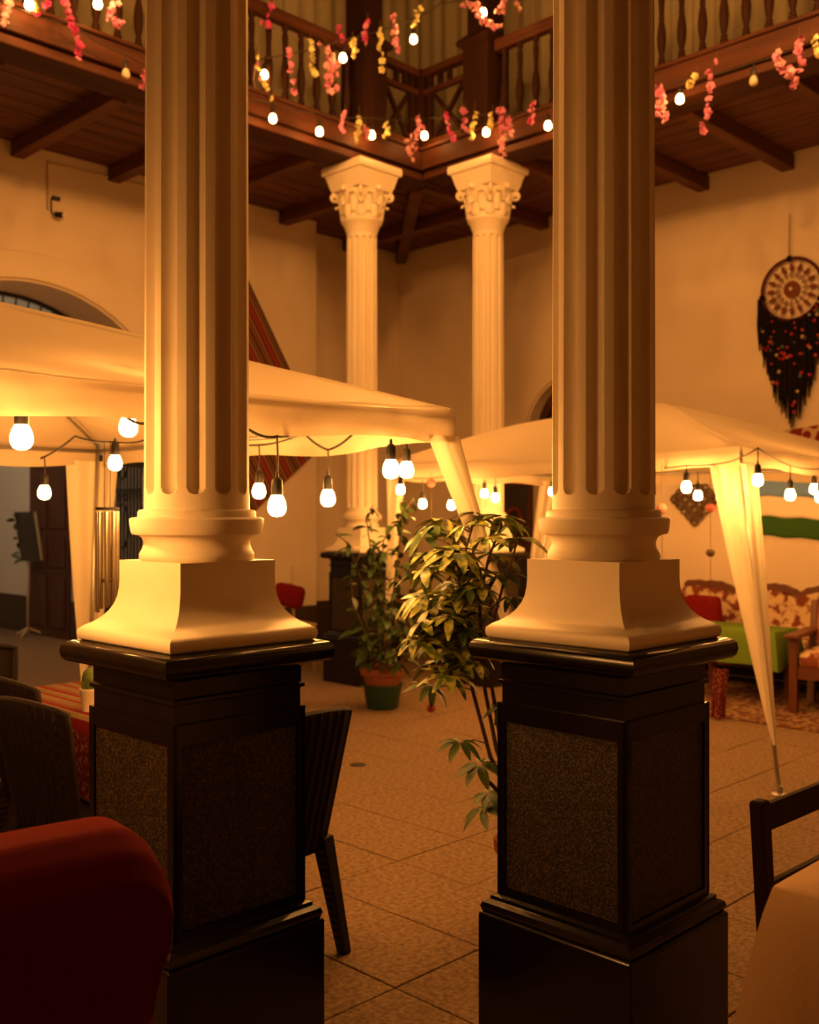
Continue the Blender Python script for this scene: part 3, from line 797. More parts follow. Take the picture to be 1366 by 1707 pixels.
strand([(110, -4), (118, 45), (128, 60), (133, 98)], 'PR', 17, 'long pink blossom strand dangling over the left fascia', None, 4)
strand([(190, -4), (194, 20), (186, 42), (205, 36)], 'OOP', 12, 'salmon blossom bunch hanging left of the left column', None, 7)
strand([(250, -2), (251, 18)], 'Y', 5, 'yellow blossom strand touching the left column at the top')
strand([(248, 104), (242, 126), (236, 146)], 'P', 5, 'thin pink blossom strand under the left fascia by the column')
strand([(428, 90), (434, 112), (446, 148), (450, 166)], 'OYP', 8, 'mixed pink and yellow blossom strand right of the left column', 8.25, 4)
strand([(456, -2), (452, 20), (443, 38), (459, 48)], 'R', 7, 'crimson blossom strand at the top left of the railing', 8.3, 5)
strand([(482, 82), (485, 112), (490, 138), (493, 160)], 'P', 9, 'slender pink blossom strand before the left balusters', 8.35)
strand([(518, 66), (522, 95), (524, 126)], 'Y', 9, 'yellow blossom strand before the left balusters', 8.35, 4)
strand([(542, 72), (548, 100), (560, 112), (548, 125), (556, 152)], 'OOOP', 26, 'large salmon blossom bunch left of the left post', 8.38, 9)
strand([(566, 48), (572, 70)], 'R', 6, 'crimson blossoms at the left post rail end', 8.45, 5)
strand([(588, 64), (594, 94)], 'Y', 7, 'short yellow blossom strand on the left post', 8.4, 4)
strand([(613, 34), (610, 74)], 'RRP', 7, 'crimson blossom strand on the left post, right side', 8.42)
strand([(634, 46), (632, 72), (638, 96), (637, 116)], 'Y', 9, 'long yellow blossom strand right of the left post', 8.44)
strand([(657, 24), (657, 54), (662, 72), (666, 90)], 'PO', 13, 'bright pink blossom strand right of the left post', 8.46)
strand([(698, 12), (694, 30), (693, 48)], 'Y', 7, 'yellow blossom strand above the top centre bulb', 8.48)
strand([(776, 12), (792, 4), (806, 34), (824, 42), (832, 50)], 'OOP', 26, 'salmon blossom wreath around the bulb above the right post', 8.58, 8)
strand([(842, -2), (838, 16), (828, 22)], 'OP', 9, 'pink blossom strand at the right of the blossom wreath', 8.6, 5)
strand([(858, -2), (868, 20)], 'PYY', 5, 'pink and yellow blossoms at the top right of the posts', 8.6)
strand([(575, 186), (572, 204), (574, 222)], 'P', 6, 'pink blossom strand on the fascia left of the left far capital')
strand([(599, 188), (600, 206), (597, 222), (594, 240)], 'Y', 8, 'yellow blossom strand above the left far capital')
strand([(610, 210), (616, 230)], 'OOP', 6, 'small salmon blossoms beside the bulb above the left far capital')
strand([(645, 203), (646, 220), (643, 232)], 'Y', 6, 'yellow blossom strand right of the left far capital')
strand([(700, 198), (696, 218), (684, 240), (690, 262)], 'OOP', 22, 'large salmon blossom bunch at the gallery corner', None, 7)
strand([(742, 186), (747, 205), (752, 224), (758, 236)], 'PR', 10, 'pink blossom strand just right of the gallery corner')
strand([(775, 182), (774, 202), (778, 220)], 'P', 6, 'pink blossom strand left of the right far capital')
strand([(792, 182), (790, 206), (786, 236)], 'Y', 9, 'yellow blossom strand left of the right far capital')
strand([(822, 188), (818, 214)], 'Y', 5, 'yellow blossoms above the right far capital bulb')
strand([(834, 178), (840, 205), (838, 235), (836, 262)], 'OOP', 20, 'long salmon blossom strand above the right far capital', None, 5)
strand([(846, 195), (852, 226)], 'OP', 9, 'short salmon blossom strand beside the long salmon strand', None, 3)
strand([(888, 168), (886, 185), (885, 208)], 'PR', 7, 'pink blossom strand left of the right column', None)
strand([(1094, 138), (1102, 160), (1096, 185), (1110, 200)], 'OP', 20, 'salmon blossom bunch at the right edge of the right column', None, 7)
strand([(1163, 122), (1150, 144)], 'Y', 5, 'small yellow blossoms on the right fascia beside a bulb')
strand([(1196, 100), (1183, 118), (1184, 150), (1178, 178), (1182, 190), (1172, 205), (1168, 228)], 'P', 11, 'thin long pink blossom strand on the right fascia', None, 3)
strand([(1298, 86), (1300, 108), (1318, 116), (1326, 145)], 'PO', 20, 'pink blossom bunch at the right end of the right fascia', None, 8)
strand([(1333, 60), (1332, 90), (1334, 118)], 'P', 8, 'pink blossom strand near the right picture edge', None, 4)
strand([(1356, 62), (1362, 94)], 'Y', 6, 'yellow blossom strand at the right picture edge', None, 4)

# ================================================================ POTTED PLANTS
def leaf_mesh(m, L, Wd, droop=.25, fold=.2):
    def f(u, v):
        s = (u - .5) * 2
        wv = Wd * math.sin(PI * min(1, .06 + v * .94)) ** .8 * (1 - .25 * v)
        return (L * v, s * wv, -droop * L * v * v + abs(s) * wv * fold)
    return MB().grid(f, 2, 5).mesh('leaf', m, smooth='all', fix=False)
# climbing plant in stacked pots
p0 = on_z(638, 1180, 0); p0.z = 0
tp = thing('potted_plant', 'tall climbing plant in terracotta pot set in a green pot', 'potted plant', p0)
MB().lathe([(0, 0), (.115, 0), (.125, .02), (.150, .17), (.158, .175), (.158, .19), (.148, .19), (.140, .16), (.0, .15)], 28).build('green_pot', M_GPOT, tp, smooth=True)
MB().lathe([(.118, .15), (.155, .255), (.172, .262), (.180, .315), (.172, .318), (.158, .31), (.152, .28), (0, .275)], 28).build('terracotta_pot', M_TERRA, tp, smooth=True)
MB().lathe([(0, .285), (.15, .283)], 20, cap=False).build('soil', M_SOIL, tp)
lf = [leaf_mesh(M_LEAF, .105, .027), leaf_mesh(M_LEAF, .085, .024, .4), leaf_mesh(M_LEAF, .125, .032, .35)]
rnd = random.Random(3)
paths = [[(640, 1120), (630, 1040), (600, 960), (580, 905), (560, 890)], [(642, 1120), (640, 1020), (620, 930), (612, 870), (622, 842)], [(645, 1120), (652, 1030), (660, 950), (672, 880), (668, 835)],
         [(638, 1120), (612, 1060), (590, 1010), (585, 960), (600, 925)], [(648, 1120), (672, 1060), (690, 1000), (682, 940), (695, 900)], [(640, 1120), (648, 1050), (632, 980), (640, 900), (690, 830)], [(640, 1120), (625, 1085), (600, 1060)], [(645, 1120), (690, 1085), (715, 1075)]]
for pth in paths:
    dj = rnd.uniform(-.15, .15)
    pts = [at(px, py, 7.63 + dj * i / len(pth)) - p0 for i, (px, py) in enumerate(pth)]
    MB().tube(pts, [.008 - .001 * i for i in range(len(pts))], 5).build('stem', M_STEM, tp, smooth='all')
    L = sum((pts[i + 1] - pts[i]).length for i in range(len(pts) - 1)); nl = int(L * 34)
    for k in range(nl):
        q = (.12 + .88 * (k + rnd.random()) / nl) * L; i = 0
        while i < len(pts) - 2 and q > (pts[i + 1] - pts[i]).length: q -= (pts[i + 1] - pts[i]).length; i += 1
        p = pts[i].lerp(pts[i + 1], min(1, q / (pts[i + 1] - pts[i]).length))
        link('leaf', rnd.choice(lf), tp, p, (rnd.uniform(-.5, .5), rnd.uniform(-.3, .9), rnd.uniform(0, 6.28)), rnd.uniform(.75, 1.15))
for k in range(95):
    a = rnd.uniform(0, 6.28); r = rnd.uniform(.02, .22)
    link('leaf', rnd.choice(lf), tp, (r * math.cos(a), r * math.sin(a), rnd.uniform(.33, .85)), (rnd.uniform(-.4, .4), rnd.uniform(-.4, .7), a + rnd.uniform(-.8, .8)), rnd.uniform(.8, 1.3))

# variegated umbrella plant
p1 = at(900, 856, 3.85); p1.z = 0
ts = thing('potted_plant', 'leggy umbrella plant with yellow-green leaves beside the right pedestal', 'potted plant', p1)
MB().lathe([(0, 0), (.12, 0), (.128, .01), (.158, .24), (.17, .245), (.172, .29), (.160, .292), (.15, .26), (0, .255)], 28).build('terracotta_pot', M_TERRA, ts, smooth=True)
MB().lathe([(0, .262), (.148, .26)], 20, cap=False).build('soil', M_SOIL, ts)
def palm_leaf(m, seed):
    rn = random.Random(seed); b = MB(); n = 8
    for k in range(n):
        a = 2 * PI * k / n * .92 + rn.uniform(-.12, .12); L = rn.uniform(.075, .112); Wd = L * .165; dr = rn.uniform(.15, .75)
        ca, sa = math.cos(a), math.sin(a)
        def f(u, v):
            s = (u - .5) * 2; vv = .12 + .88 * v
            wv = Wd * (math.sin(PI * min(1, .05 + .93 * v)) ** .75) + .0015
            x, y, z = L * vv, s * wv, .012 - dr * L * vv * vv + abs(s) * wv * .25
            return (x * ca - y * sa, x * sa + y * ca, z)
        b.grid(f, 2, 4)
    return b.mesh('compound_leaf', m, smooth='all', fix=False)
PL = [palm_leaf(M_LEAFV, 1), palm_leaf(M_LEAFV, 2), palm_leaf(M_LEAF, 3), palm_leaf(M_LEAFV, 4)]
top = [(735, 872, 3), (792, 862, 2), (838, 868, 3), (757, 898, 3), (718, 925, 3), (812, 900, 3), (864, 903, 3), (706, 960, 3), (745, 945, 3), (786, 955, 3), (838, 962, 2), (722, 1000, 3), (768, 998, 3), (708, 1040, 3), (755, 1040, 3), (800, 1026, 2),
       (728, 1078, 3), (778, 1078, 3), (824, 1052, 3), (852, 1000, 2), (738, 1110, 3), (786, 1108, 3), (694, 1070, 3), (762, 925, 3), (828, 930, 3), (716, 1148, 2), (750, 1130, 3), (768, 1240, 2), (800, 1278, 2), (815, 1325, 2), (806, 1352, 2), (845, 1180, 2), (800, 985, 3), (735, 1025, 2), (775, 1055, 2), (812, 1085, 3), (850, 880, 2), (776, 880, 3), (700, 1000, 3)]
_r = random.Random(11)
for _ in range(20):
    _y = _r.uniform(880, 1110); top.append((_r.uniform(705, 800) if _y < 1040 else _r.uniform(700, 800), _y, _r.choice((2, 3, 3))))
stems = [[(878, 1385), (818, 1262), (788, 1150), (772, 1060), (765, 960), (790, 870)], [(884, 1385), (828, 1250), (805, 1130), (800, 1000), (815, 930), (838, 872)], [(890, 1385), (836, 1240), (818, 1130), (822, 1040), (838, 980), (862, 906)], [(880, 1385), (842, 1330), (812, 1300)]]
SP = []
for st in stems:
    pts = [at(px, py, 3.82 - .02 * i) - p1 for i, (px, py) in enumerate(st)]
    MB().tube(pts, [.010 - .0012 * i for i in range(len(pts))], 6).build('stem', M_STEM, ts, smooth='all')
    for a, b in zip(pts[:-1], pts[1:]):
        for s in range(5): SP.append(a.lerp(b, s / 5))
for px, py, kd in top:
    p = at(px, py, 3.76 + rnd.uniform(-.16, .12)) - p1
    c = min(SP, key=lambda q: (q - p).length + (.15 if q.z > p.z else 0) + (.3 if q.z < .3 else 0))
    MB().tube([c, c.lerp(p, .5) + Vector((0, 0, .015)), p], .0028, 4).build('leaf_stalk', M_STEM, ts, smooth='all')
    d = p - c
    me = PL[2] if kd == 2 else rnd.choice((PL[0], PL[1], PL[3]))
    link('compound_leaf', me, ts, p, (rnd.uniform(-.45, .45), rnd.uniform(-.45, .45), rnd.uniform(0, 6.28)), rnd.uniform(.92, 1.18) if kd == 3 else rnd.uniform(.75, .95))

# ================================================================ POMPOM STRINGS
def pompoms(px, D, ys, ytop, ybot, label, ms):
    o = at(px, ytop, D)
    t = thing('pompom_string', label, 'garland', o, 0, 'pompom strings hung from the far gazebo')
    MB().tube([(0, 0, 0), (0, 0, at(px, ybot, D).z - o.z)], .002, 5).build('string', M_STEM, t)
    for k, y in enumerate(ys):
        b = MB(); rr = random.Random(k)
        b.sphere((0, 0, at(px, y, D).z - o.z), .032, 10, 7)
        b.v = [(v[0] * rr.uniform(.9, 1.12), v[1] * rr.uniform(.9, 1.12), v[2]) for v in b.v]
        b.build('pompom', ms[k % len(ms)], t, smooth='all')
pompoms(719, 7.62, [805, 1084, 1180], 788, 1184, 'pink pompom string hanging in front of the umbrella plant', [M_POM, M_POM, M_POMRED])
pompoms(1104, 6.3, [848], 772, 985, 'orange-pink pompom string at the right column base', [M_POM])
pompoms(1185, 7.2, [847, 921], 775, 1005, 'pompom string hanging in front of the diamond ornament', [M_POM, M_GILT])

# ================================================================ CHAIRS
def rattan_proto():
    """faces +y, back at y=0; origin at the floor under the back"""
    t = thing('rattan_chair', '', 'chair')
    def back(u, v):
        s = (u - .5) * 2; z = .36 + .47 * v
        hw = .185 + .045 * v
        y = .075 - .085 * v - .030 * (1 - s * s) * (.4 + .6 * v)
        return (s * hw, y, z + .022 * (1 - s * s) * v)
    MB().grid(back, 22, 12).build('backrest', M_RATTAN, t, smooth='all', solid=.012)
    edge = [back(0, i / 10) for i in range(11)] + [back(i / 14, 1) for i in range(1, 15)] + [back(1, 1 - i / 10) for i in range(1, 11)]
    MB().tube(edge, .014, 6).build('back_frame', M_RATTAN, t, smooth='all')
    sl = back(.09, 0)
    for k in range(9):
        u = .1 + .1 * k
        MB().tube([Vector(back(u, j / 6)) - Vector((0, .012, 0)) for j in range(7)], .006, 5).build('back_rib', M_RATTAN, t, smooth='all')
    MB().box(-.215, .06, .40, .215, .50, .435).build('seat', M_RATTAN, t, bevel=.015)
    MB().box(-.205, .07, .345, .205, .49, .40).build('seat_apron', M_RATTAN, t, bevel=.008)
    for sx in (-1, 1):
        for y0, y1 in ((.075, .005), (.475, .53)):
            x0, x1 = sx * .19, sx * .225
            MB().hexa([(x1 - .018, y1 - .02, 0), (x1 + .018, y1 - .02, 0), (x1 + .018, y1 + .02, 0), (x1 - .018, y1 + .02, 0)],
                      [(x0 - .028, y0 - .03, .40), (x0 + .028, y0 - .03, .40), (x0 + .028, y0 + .03, .40), (x0 - .028, y0 + .03, .40)]).build('leg', M_RATTAN, t, bevel=.006)
    return t
rc = rattan_proto()
rc.location = (2.125, 2.60, 0); rc.rotation_euler = (0, 0, R_(8)); rc['label'] = 'dark rattan chair against the right side of the left pedestal'
RG = 'rattan chairs under the near gazebo'; rc['group'] = RG
dup(rc, (1.62, 3.45, 0), R_(-84), 'dark rattan chair at the striped table, nearest above the red armchair', RG)
dup(rc, (1.775, 3.96, 0), R_(-88), 'rattan chair with lit woven back, next along the striped table', RG)
dup(rc, (2.05, 5.03, 0), R_(176), 'rattan chair at the far end of the striped table', RG)

# striped table, cloth, cactus
t = thing('cafe_table', 'wooden table under the red striped cloth by the rattan chairs', 'table', (2.13, 3.72, 0))
MB().box(-.245, -.66, .70, .245, .66, .728).build('tabletop', M_CHAIRW, t)
for sx in (-1, 1):
    for sy in (-1, 1): MB().box(sx * .20 - .025, sy * .60 - .025, 0, sx * .20 + .025, sy * .60 + .025, .70).build('leg', M_CHAIRW, t)
def table_cloth(name, m, hx, hy, ztop, drop, label, loc, rz=0, amp=.014, fr=9.0, border=None):
    b = MB()
    per = []
    def corner_path(n):
        out = []
        for (x0, y0), (x1, y1) in (((-hx, -hy), (hx, -hy)), ((hx, -hy), (hx, hy)), ((hx, hy), (-hx, hy)), ((-hx, hy), (-hx, -hy))):
            for i in range(n): out.append((x0 + (x1 - x0) * i / n, y0 + (y1 - y0) * i / n))
        return out
    n = 22; pth = corner_path(n); N = len(pth); rows = 7
    vs = []; fs = []
    for r in range(rows + 1):
        q = r / rows
        for i, (x, y) in enumerate(pth):
            s = i / N * 2 * PI
            cx = min(abs(abs(x) - hx), abs(abs(y) - hy)); isc = max(0, 1 - math.hypot(hx - abs(x), hy - abs(y)) / .16)
            wv = amp * q * (math.sin(s * fr) + .6 * math.sin(s * fr * 2.3 + 1)) + .035 * isc * q
            nl = math.hypot(x / hx if abs(abs(x) - hx) < 1e-6 else 0, y / hy if abs(abs(y) - hy) < 1e-6 else 0) or 1
            nx = (1 if x > 0 else -1) if abs(abs(x) - hx) < 1e-6 else 0; ny = (1 if y > 0 else -1) if abs(abs(y) - hy) < 1e-6 else 0
            e = .006 * min(1, q * 5) + wv + .008 * q
            vs.append((x + nx * e, y + ny * e, ztop - .010 - (drop - .010) * q - .03 * isc * q))
    for r in range(rows):
        for i in range(N):
            j = (i + 1) % N; fs.append((r * N + i, r * N + j, (r + 1) * N + j, (r + 1) * N + i))
    m0 = len(vs)
    for ins, dz in ((.004, .004), (.012, .0)):
        vs += [(x * (1 - ins / hx), y * (1 - ins / hy), ztop - dz) for x, y in pth]
    for a0_, b0_ in ((0, m0), (m0, m0 + N)):
        for i in range(N):
            j = (i + 1) % N; fs.append((a0_ + i, a0_ + j, b0_ + j, b0_ + i))
    fs.append(tuple(range(m0 + N, m0 + 2 * N)))
    b.add(vs, fs)
    o = b.build(name, m, None, smooth=True, angle=70); o.location = loc; o.rotation_euler = (0, 0, rz)
    if border:
        o.data.materials.append(border)
        for p in o.data.polygons: p.material_index = 1 if p.center.z < ztop - .03 else 0
    return tag(o, label, 'tablecloth')
table_cloth('striped_tablecloth', M_TABLEC, .255, .672, .735, .28, 'red and tan striped woven cloth under the small cactus', (2.13, 3.72, 0), border=M_CHECK)
cp = on_z(149, 1185, .737)
t = thing('potted_cactus', 'small cactus in a white pot on the striped cloth', 'potted plant', cp)
MB().lathe([(0, 0), (.026, 0), (.036, .075), (.038, .078), (.038, .088), (.033, .088), (.032, .075), (0, .072)], 18).build('white_pot', M_POTW, t, smooth=True)
b = MB(); N = 20; vs = []; fs = []; H = 10
for i in range(H + 1):
    v = i / H; r = .022 * math.sqrt(max(0.02, 1 - (2 * v - 1) ** 2 * .92)) + .003
    for k in range(N):
        a = 2 * PI * k / N; q = r * (1 + .14 * (1 if k % 2 else -1)); vs.append((q * math.cos(a), q * math.sin(a), .074 + .09 * v))
for i in range(H):
    for k in range(N): fs.append((i * N + k, i * N + (k + 1) % N, (i + 1) * N + (k + 1) % N, (i + 1) * N + k))
fs.append(tuple(H * N + k for k in range(N)))
b.add(vs, fs).build('cactus_body', M_CACTUS, t, smooth='all')
for dx, dy, z in ((.016, -.012, .11), (-.018, .004, .10), (-.004, -.02, .12)):
    MB().sphere((dx, dy, z), .014, 8, 6, (1, 1, 1.5)).build('cactus_arm', M_CACTUS, t, smooth='all')

# red armchair in the foreground
def rounded(x0, y0, z0, x1, y1, z1, r, seg=5): return MB().box(x0, y0, z0, x1, y1, z1), r, seg
ra = thing('red_armchair', 'red knit-covered armchair in the left foreground, seen from behind', 'armchair', (.590, 1.74, 0), R_(5))
def backf(u, v):
    # closed section swept along x: u around the section, v along the width
    x = -.47 + .94 * v
    e = 1 - .20 * (1 - math.sqrt(max(0, 1 - max(0, (abs(v - .5) * 2 - .72) / .28) ** 2.2)))
    crown = .955 + .030 * math.sin(PI * (v * .9 + .12)) - .02
    sec = [(-.085, .10), (-.088, .40), (-.088, .66), (-.115, .76), (-.135, .83), (-.120, .885), (-.08, .92), (-.02, .93), (.035, .91), (.065, .86), (.075, .78), (.07, .60), (.07, .40), (.07, .10)]
    k = u * (len(sec) - 1); i = min(int(k), len(sec) - 2); f = k - i
    y = sec[i][0] + (sec[i + 1][0] - sec[i][0]) * f; z = sec[i][1] + (sec[i + 1][1] - sec[i][1]) * f
    z = .10 + (z - .10) * (crown / .93) * (e if z > .5 else 1)
    k2 = min(1, max(0, (z - .60) / .18)); k2 = k2 * k2 * (3 - 2 * k2)
    return (x * (.945 + .055 * k2), y * e, z)
b = MB().grid(backf, 52, 72)
nu = 53
b.f.append(tuple(range(nu))); b.f.append(tuple(72 * nu + i for i in range(nu)))
b.build('backrest', M_RED, ra, smooth=True, angle=75)
for sx in (-1, 1):
    a = MB().box(sx * .44 - (.10 if sx > 0 else .0), .0, .10, sx * .44 + (.0 if sx > 0 else .10), .66, .62)
    a.build('armrest', M_RED, ra, bevel=.05, seg=4, smooth='all')
MB().box(-.34, .05, .22, .34, .64, .42).build('seat_cushion', M_RED, ra, bevel=.05, seg=4, smooth='all')
MB().box(-.43, .02, .08, .43, .62, .24).build('seat_base', M_RED, ra, bevel=.02)
for sx in (-1, 1):
    for y in (.02, .58): MB().square([(.022, 0), (.03, .10)], (sx * .38, y, 0)).build('leg', M_WOODZ, ra)

# foreground table, cloth and wooden chair at the right
tc_ = on_z(1288, 1472, .752)
TX0, TY1 = tc_.x, tc_.y
t = thing('dining_table', 'dining table hidden under the cream cloth at the lower right', 'table', (TX0 + .42, TY1 - .42, 0))
MB().box(-.395, -.395, .715, .395, .395, .742).build('tabletop', M_CHAIRW, t)
for sx in (-1, 1):
    for sy in (-1, 1): MB().box(sx * .35 - .025, sy * .35 - .025, 0, sx * .35 + .025, sy * .35 + .025, .715).build('leg', M_CHAIRW, t)
table_cloth('cream_tablecloth', M_PEACH, .42, .42, .752, .32, 'cream tablecloth draping the table at the lower right corner', (TX0 + .42, TY1 - .42, 0), 0, .012, 7)
def simple_chair(label, loc, rz):
    t = thing('wooden_chair', label, 'chair', loc, rz)
    for sx in (-1, 1):
        MB().hexa([(sx * .20 - .02, .03, 0), (sx * .20 + .02, .03, 0), (sx * .20 + .02, .065, 0), (sx * .20 - .02, .065, 0)],
                  [(sx * .20 - .024, -.018, .82), (sx * .20 + .024, -.018, .82), (sx * .20 + .024, .018, .82), (sx * .20 - .024, .018, .82)]).build('back_post', M_WOODZ, t, bevel=.009)
        MB().box(sx * .20 - .02, .40, 0, sx * .20 + .02, .44, .375).build('leg', M_WOODZ, t, bevel=.005)
        MB().bar((sx * .2, .04, .20), (sx * .2, .42, .20), .02).build('stretcher', M_WOODZ, t)
    for z, h in ((.775, .065), (.60, .05)):
        MB().bar((-.18, .0 + (.82 - z) * .06, z), (.18, .0 + (.82 - z) * .06, z), .02, h).build('back_rail', M_WOODZ, t, bevel=.004)
    MB().box(-.22, .03, .375, .22, .45, .405).build('seat', M_WOODZ, t, bevel=.01)
    return t
cb = at(1285, 1345, 2.43)
simple_chair('dark wooden chair tucked in behind the cream-clothed table', (cb.x + .20, cb.y + .02, 0), R_(178))

# ================================================================ RIGHT GALLERY SEATING
rug = tag(MB().box(-.80, -1.55, 0, .80, 1.35, .008).build('rug', M_RUG), 'patterned rug under the green-clothed table', 'rug'); rug.location = (7.78, 3.60, .001)
# carved sofa along the wall
sf = thing('carved_sofa', 'floral sofa with carved wavy wooden crest against the right wall', 'sofa', (8.56, 3.95, 0), R_(90))
# local: x along the wall (toward +y world), y toward -x world
SW = 1.12
def crest_z(x): 
    q = abs(x)
    return .80 + .065 * abs(math.cos((x + .30) * 5.2)) ** .7 + .016 * abs(math.sin(x * 10.4)) + .006 * math.sin(x * 60)
up = [(-SW + 2 * SW * i / 60, crest_z(-SW + 2 * SW * i / 60)) for i in range(61)]
lo = [(x, z - .065) for x, z in reversed(up)]
MB().prism(up + lo, lambda a, b: (a, -.36, b), lambda a, b: (a, -.29, b)).build('crest_rail', M_CRUST, sf, bevel=.01, seg=1)
bp = [(x, z - .06) for x, z in up] + [(SW, .35), (-SW, .35)]
MB().prism(bp, lambda a, b: (a, -.35, b), lambda a, b: (a, -.24, b)).build('backrest', M_FLORAL, sf)
for k in range(3):
    x0 = -SW + .07 + k * .70
    MB().box(x0, -.24, .32, x0 + .68, .30, .46).build('seat_cushion', M_FLORAL, sf, bevel=.04, seg=3, smooth='all')
MB().box(-SW, -.34, .18, SW, .30, .32).build('seat_frame', M_CRUST, sf, bevel=.02)
for sx in (-1, 1):
    arm = MB().tube([(sx * SW, -.30, .70), (sx * SW, -.10, .66), (sx * SW, .15, .62), (sx * SW, .32, .60)], [.05, .05, .05, .06], 12)
    arm.build('armrest', M_FLORAL, sf, smooth='all'); MB().box(sx * SW - .03, -.28, .2, sx * SW + .03, .30, .60).build('arm_panel', M_FLORAL, sf)
    for y in (-.30, .25): MB().square([(.02, 0), (.035, .18)], (sx * (SW - .06), y, 0)).build('leg', M_CRUST, sf)
cu = at(1221, 1020, 8.55)
o = tag(MB().box(-.17, -.05, -.15, .17, .05, .15).build('red_cushion', M_REDCUSH, None, bevel=.045, seg=4, smooth='all'), 'plain red cushion leaning on the floral sofa', 'cushion')
o.location = (8.42, 4.62, .62); o.rotation_euler = (R_(12), 0, R_(-90))
# green-clothed low table
gt = on_z(1262, 1172, 0)
t = thing('low_table', 'low wooden table under the green cloth', 'table', (7.83, 3.98, 0), R_(0))
MB().box(-.205, -.385, .55, .205, .385, .578).build('tabletop', M_CHAIRW, t)
for sx in (-1, 1):
    for sy in (-1, 1): MB().box(sx * .17 - .025, sy * .33 - .025, .009, sx * .17 + .025, sy * .33 + .025, .55).build('leg', M_CHAIRW, t)
table_cloth('green_tablecloth', M_GREEN, .215, .395, .588, .27, 'plain green cloth covering the low table', (7.83, 3.98, 0), 0, .01, 6)
o = at(1197, 1140, 7.5)
ft = tag(MB().grid(lambda u, v: ((u - .5) * .11, .02 * math.sin(u * 9), .36 * v), 14, 6).build('checked_throw', M_CHECK, None, solid=.015, smooth=True), 'red patterned woven throw folded upright beside the green table', 'textile')
ft.location = (o.x, o.y, .012); ft.rotation_euler = (0, R_(4), R_(-50))

def armchair(label, loc, rz, seat=M_FLORAL, group='wooden armchairs with brown backs'):
    """mission armchair facing +y"""
    t = thing('wooden_armchair', label, 'armchair', loc, rz, group)
    for sx in (-1, 1):
        MB().box(sx * .29 - .03, .50, 0, sx * .29 + .03, .56, .56).build('leg', M_CHAIRW, t, bevel=.005)
        MB().hexa([(sx * .29 - .03, -.02, 0), (sx * .29 + .03, -.02, 0), (sx * .29 + .03, .04, 0), (sx * .29 - .03, .04, 0)],
                  [(sx * .29 - .025, -.14, .80), (sx * .29 + .025, -.14, .80), (sx * .29 + .025, -.09, .80), (sx * .29 - .025, -.09, .80)]).build('back_post', M_CHAIRW, t, bevel=.005)
        MB().box(sx * .29 - .055, -.07, .56, sx * .29 + .055, .62, .59).build('armrest', M_CHAIRW, t, bevel=.008)
        MB().bar((sx * .29, .02, .30), (sx * .29, .53, .30), .03, .08).build('side_rail', M_CHAIRW, t)
    MB().bar((-.27, .53, .30), (.27, .53, .30), .03, .09).build('front_rail', M_CHAIRW, t)
    MB().bar((-.27, .01, .30), (.27, .01, .30), .03, .09).build('back_rail', M_CHAIRW, t)
    MB().box(-.255, .03, .33, .255, .55, .46).build('seat_cushion', seat, t, bevel=.04, seg=3, smooth='all')
    b = MB(); b.hexa([(-.25, -.01, .46), (.25, -.01, .46), (.25, .08, .46), (-.25, .08, .46)], [(-.25, -.11, .79), (.25, -.11, .79), (.25, -.02, .79), (-.25, -.02, .79)])
    b.build('back_cushion', M_LEATHER, t, bevel=.035, seg=3, smooth='all')
    return t
lg = on_z(1324, 1190, 0)
armchair('red-brown wooden armchair with floral seat at the right picture edge', (lg.x + .572, lg.y - .194, .009), R_(100))
armchair('brown-backed wooden armchair in the far corner, left of two', (7.42, 7.95, 0), R_(150), M_LEATHER)
armchair('brown-backed wooden armchair in the far corner, right of two', (8.25, 7.20, 0), R_(120), M_LEATHER)
# chair with red cloth at the left wall
t = thing('painted_chair', 'cream-posted chair with red cloth beyond the left plinth', 'chair', (6.20, 7.93, 0), R_(170))
for sx in (-1, 1):
    MB().tube([(sx * .19, 0, 0), (sx * .19, -.03, .45), (sx * .20, -.07, .98)], .016, 8).build('back_post', M_PALE, t, smooth='all')
    MB().tube([(sx * .19, .38, 0), (sx * .19, .38, .44)], .016, 8).build('leg', M_PALE, t, smooth='all')
MB().box(-.21, -.02, .43, .21, .40, .46).build('seat', M_PALE, t, bevel=.01)
for z in (.62, .80): MB().bar((-.19, -.045, z), (.19, -.045, z), .018, .05).build('back_slat', M_PALE, t)
o = tag(MB().box(-.15, -.07, -.11, .15, .07, .11).build('red_cushion', M_REDCUSH, None, bevel=.06, seg=4, smooth='all'), 'red cushion propped beside the cream-posted chair', 'cushion')
o.location = at(482, 993, 9.9); o.rotation_euler = (0, R_(12), R_(-45))
dr_ = on_z(597, 1275, 0)
o = tag(MB().lathe([(0, .003), (.04, .003), (.048, .002), (.05, .0)], 20).build('drain_cover', M_IRON), 'small dark round drain cover in the courtyard floor', 'drain'); o.location = (dr_.x, dr_.y, .001)
# ================================================================ WALL DECORATION
# striped textile hung as a diamond on the left wall (local x runs across the stripes)
tx = [(6.33, 4.0), (7.34, 2.40), (7.24, 2.12), (6.32, 1.40), (5.32, 2.9)]
ang = math.atan2(4.0 - 2.40, 6.33 - 7.34)            # direction of the upper right edge
sx_, sz_ = math.sin(ang), -math.cos(ang)
ox, oz = 6.3, 2.7
bt = MB()
def tl(x, z, y):
    dx, dz = x - ox, z - oz
    return (dx * sx_ + dz * sz_, y, dx * math.cos(ang) + dz * math.sin(ang))
bt.prism(tx, lambda a, b: tl(a, b, 0), lambda a, b: tl(a, b, .012))
to = tag(bt.build('striped_textile', M_TEXT), 'large striped woven textile hung diagonally on the left wall', 'textile')
to.location = (ox, WL - .02, oz)
to.matrix_world = Matrix(((sx_, 0, math.cos(ang), ox), (0, 1, 0, WL - .02), (sz_, 0, math.sin(ang), oz), (0, 0, 0, 1)))

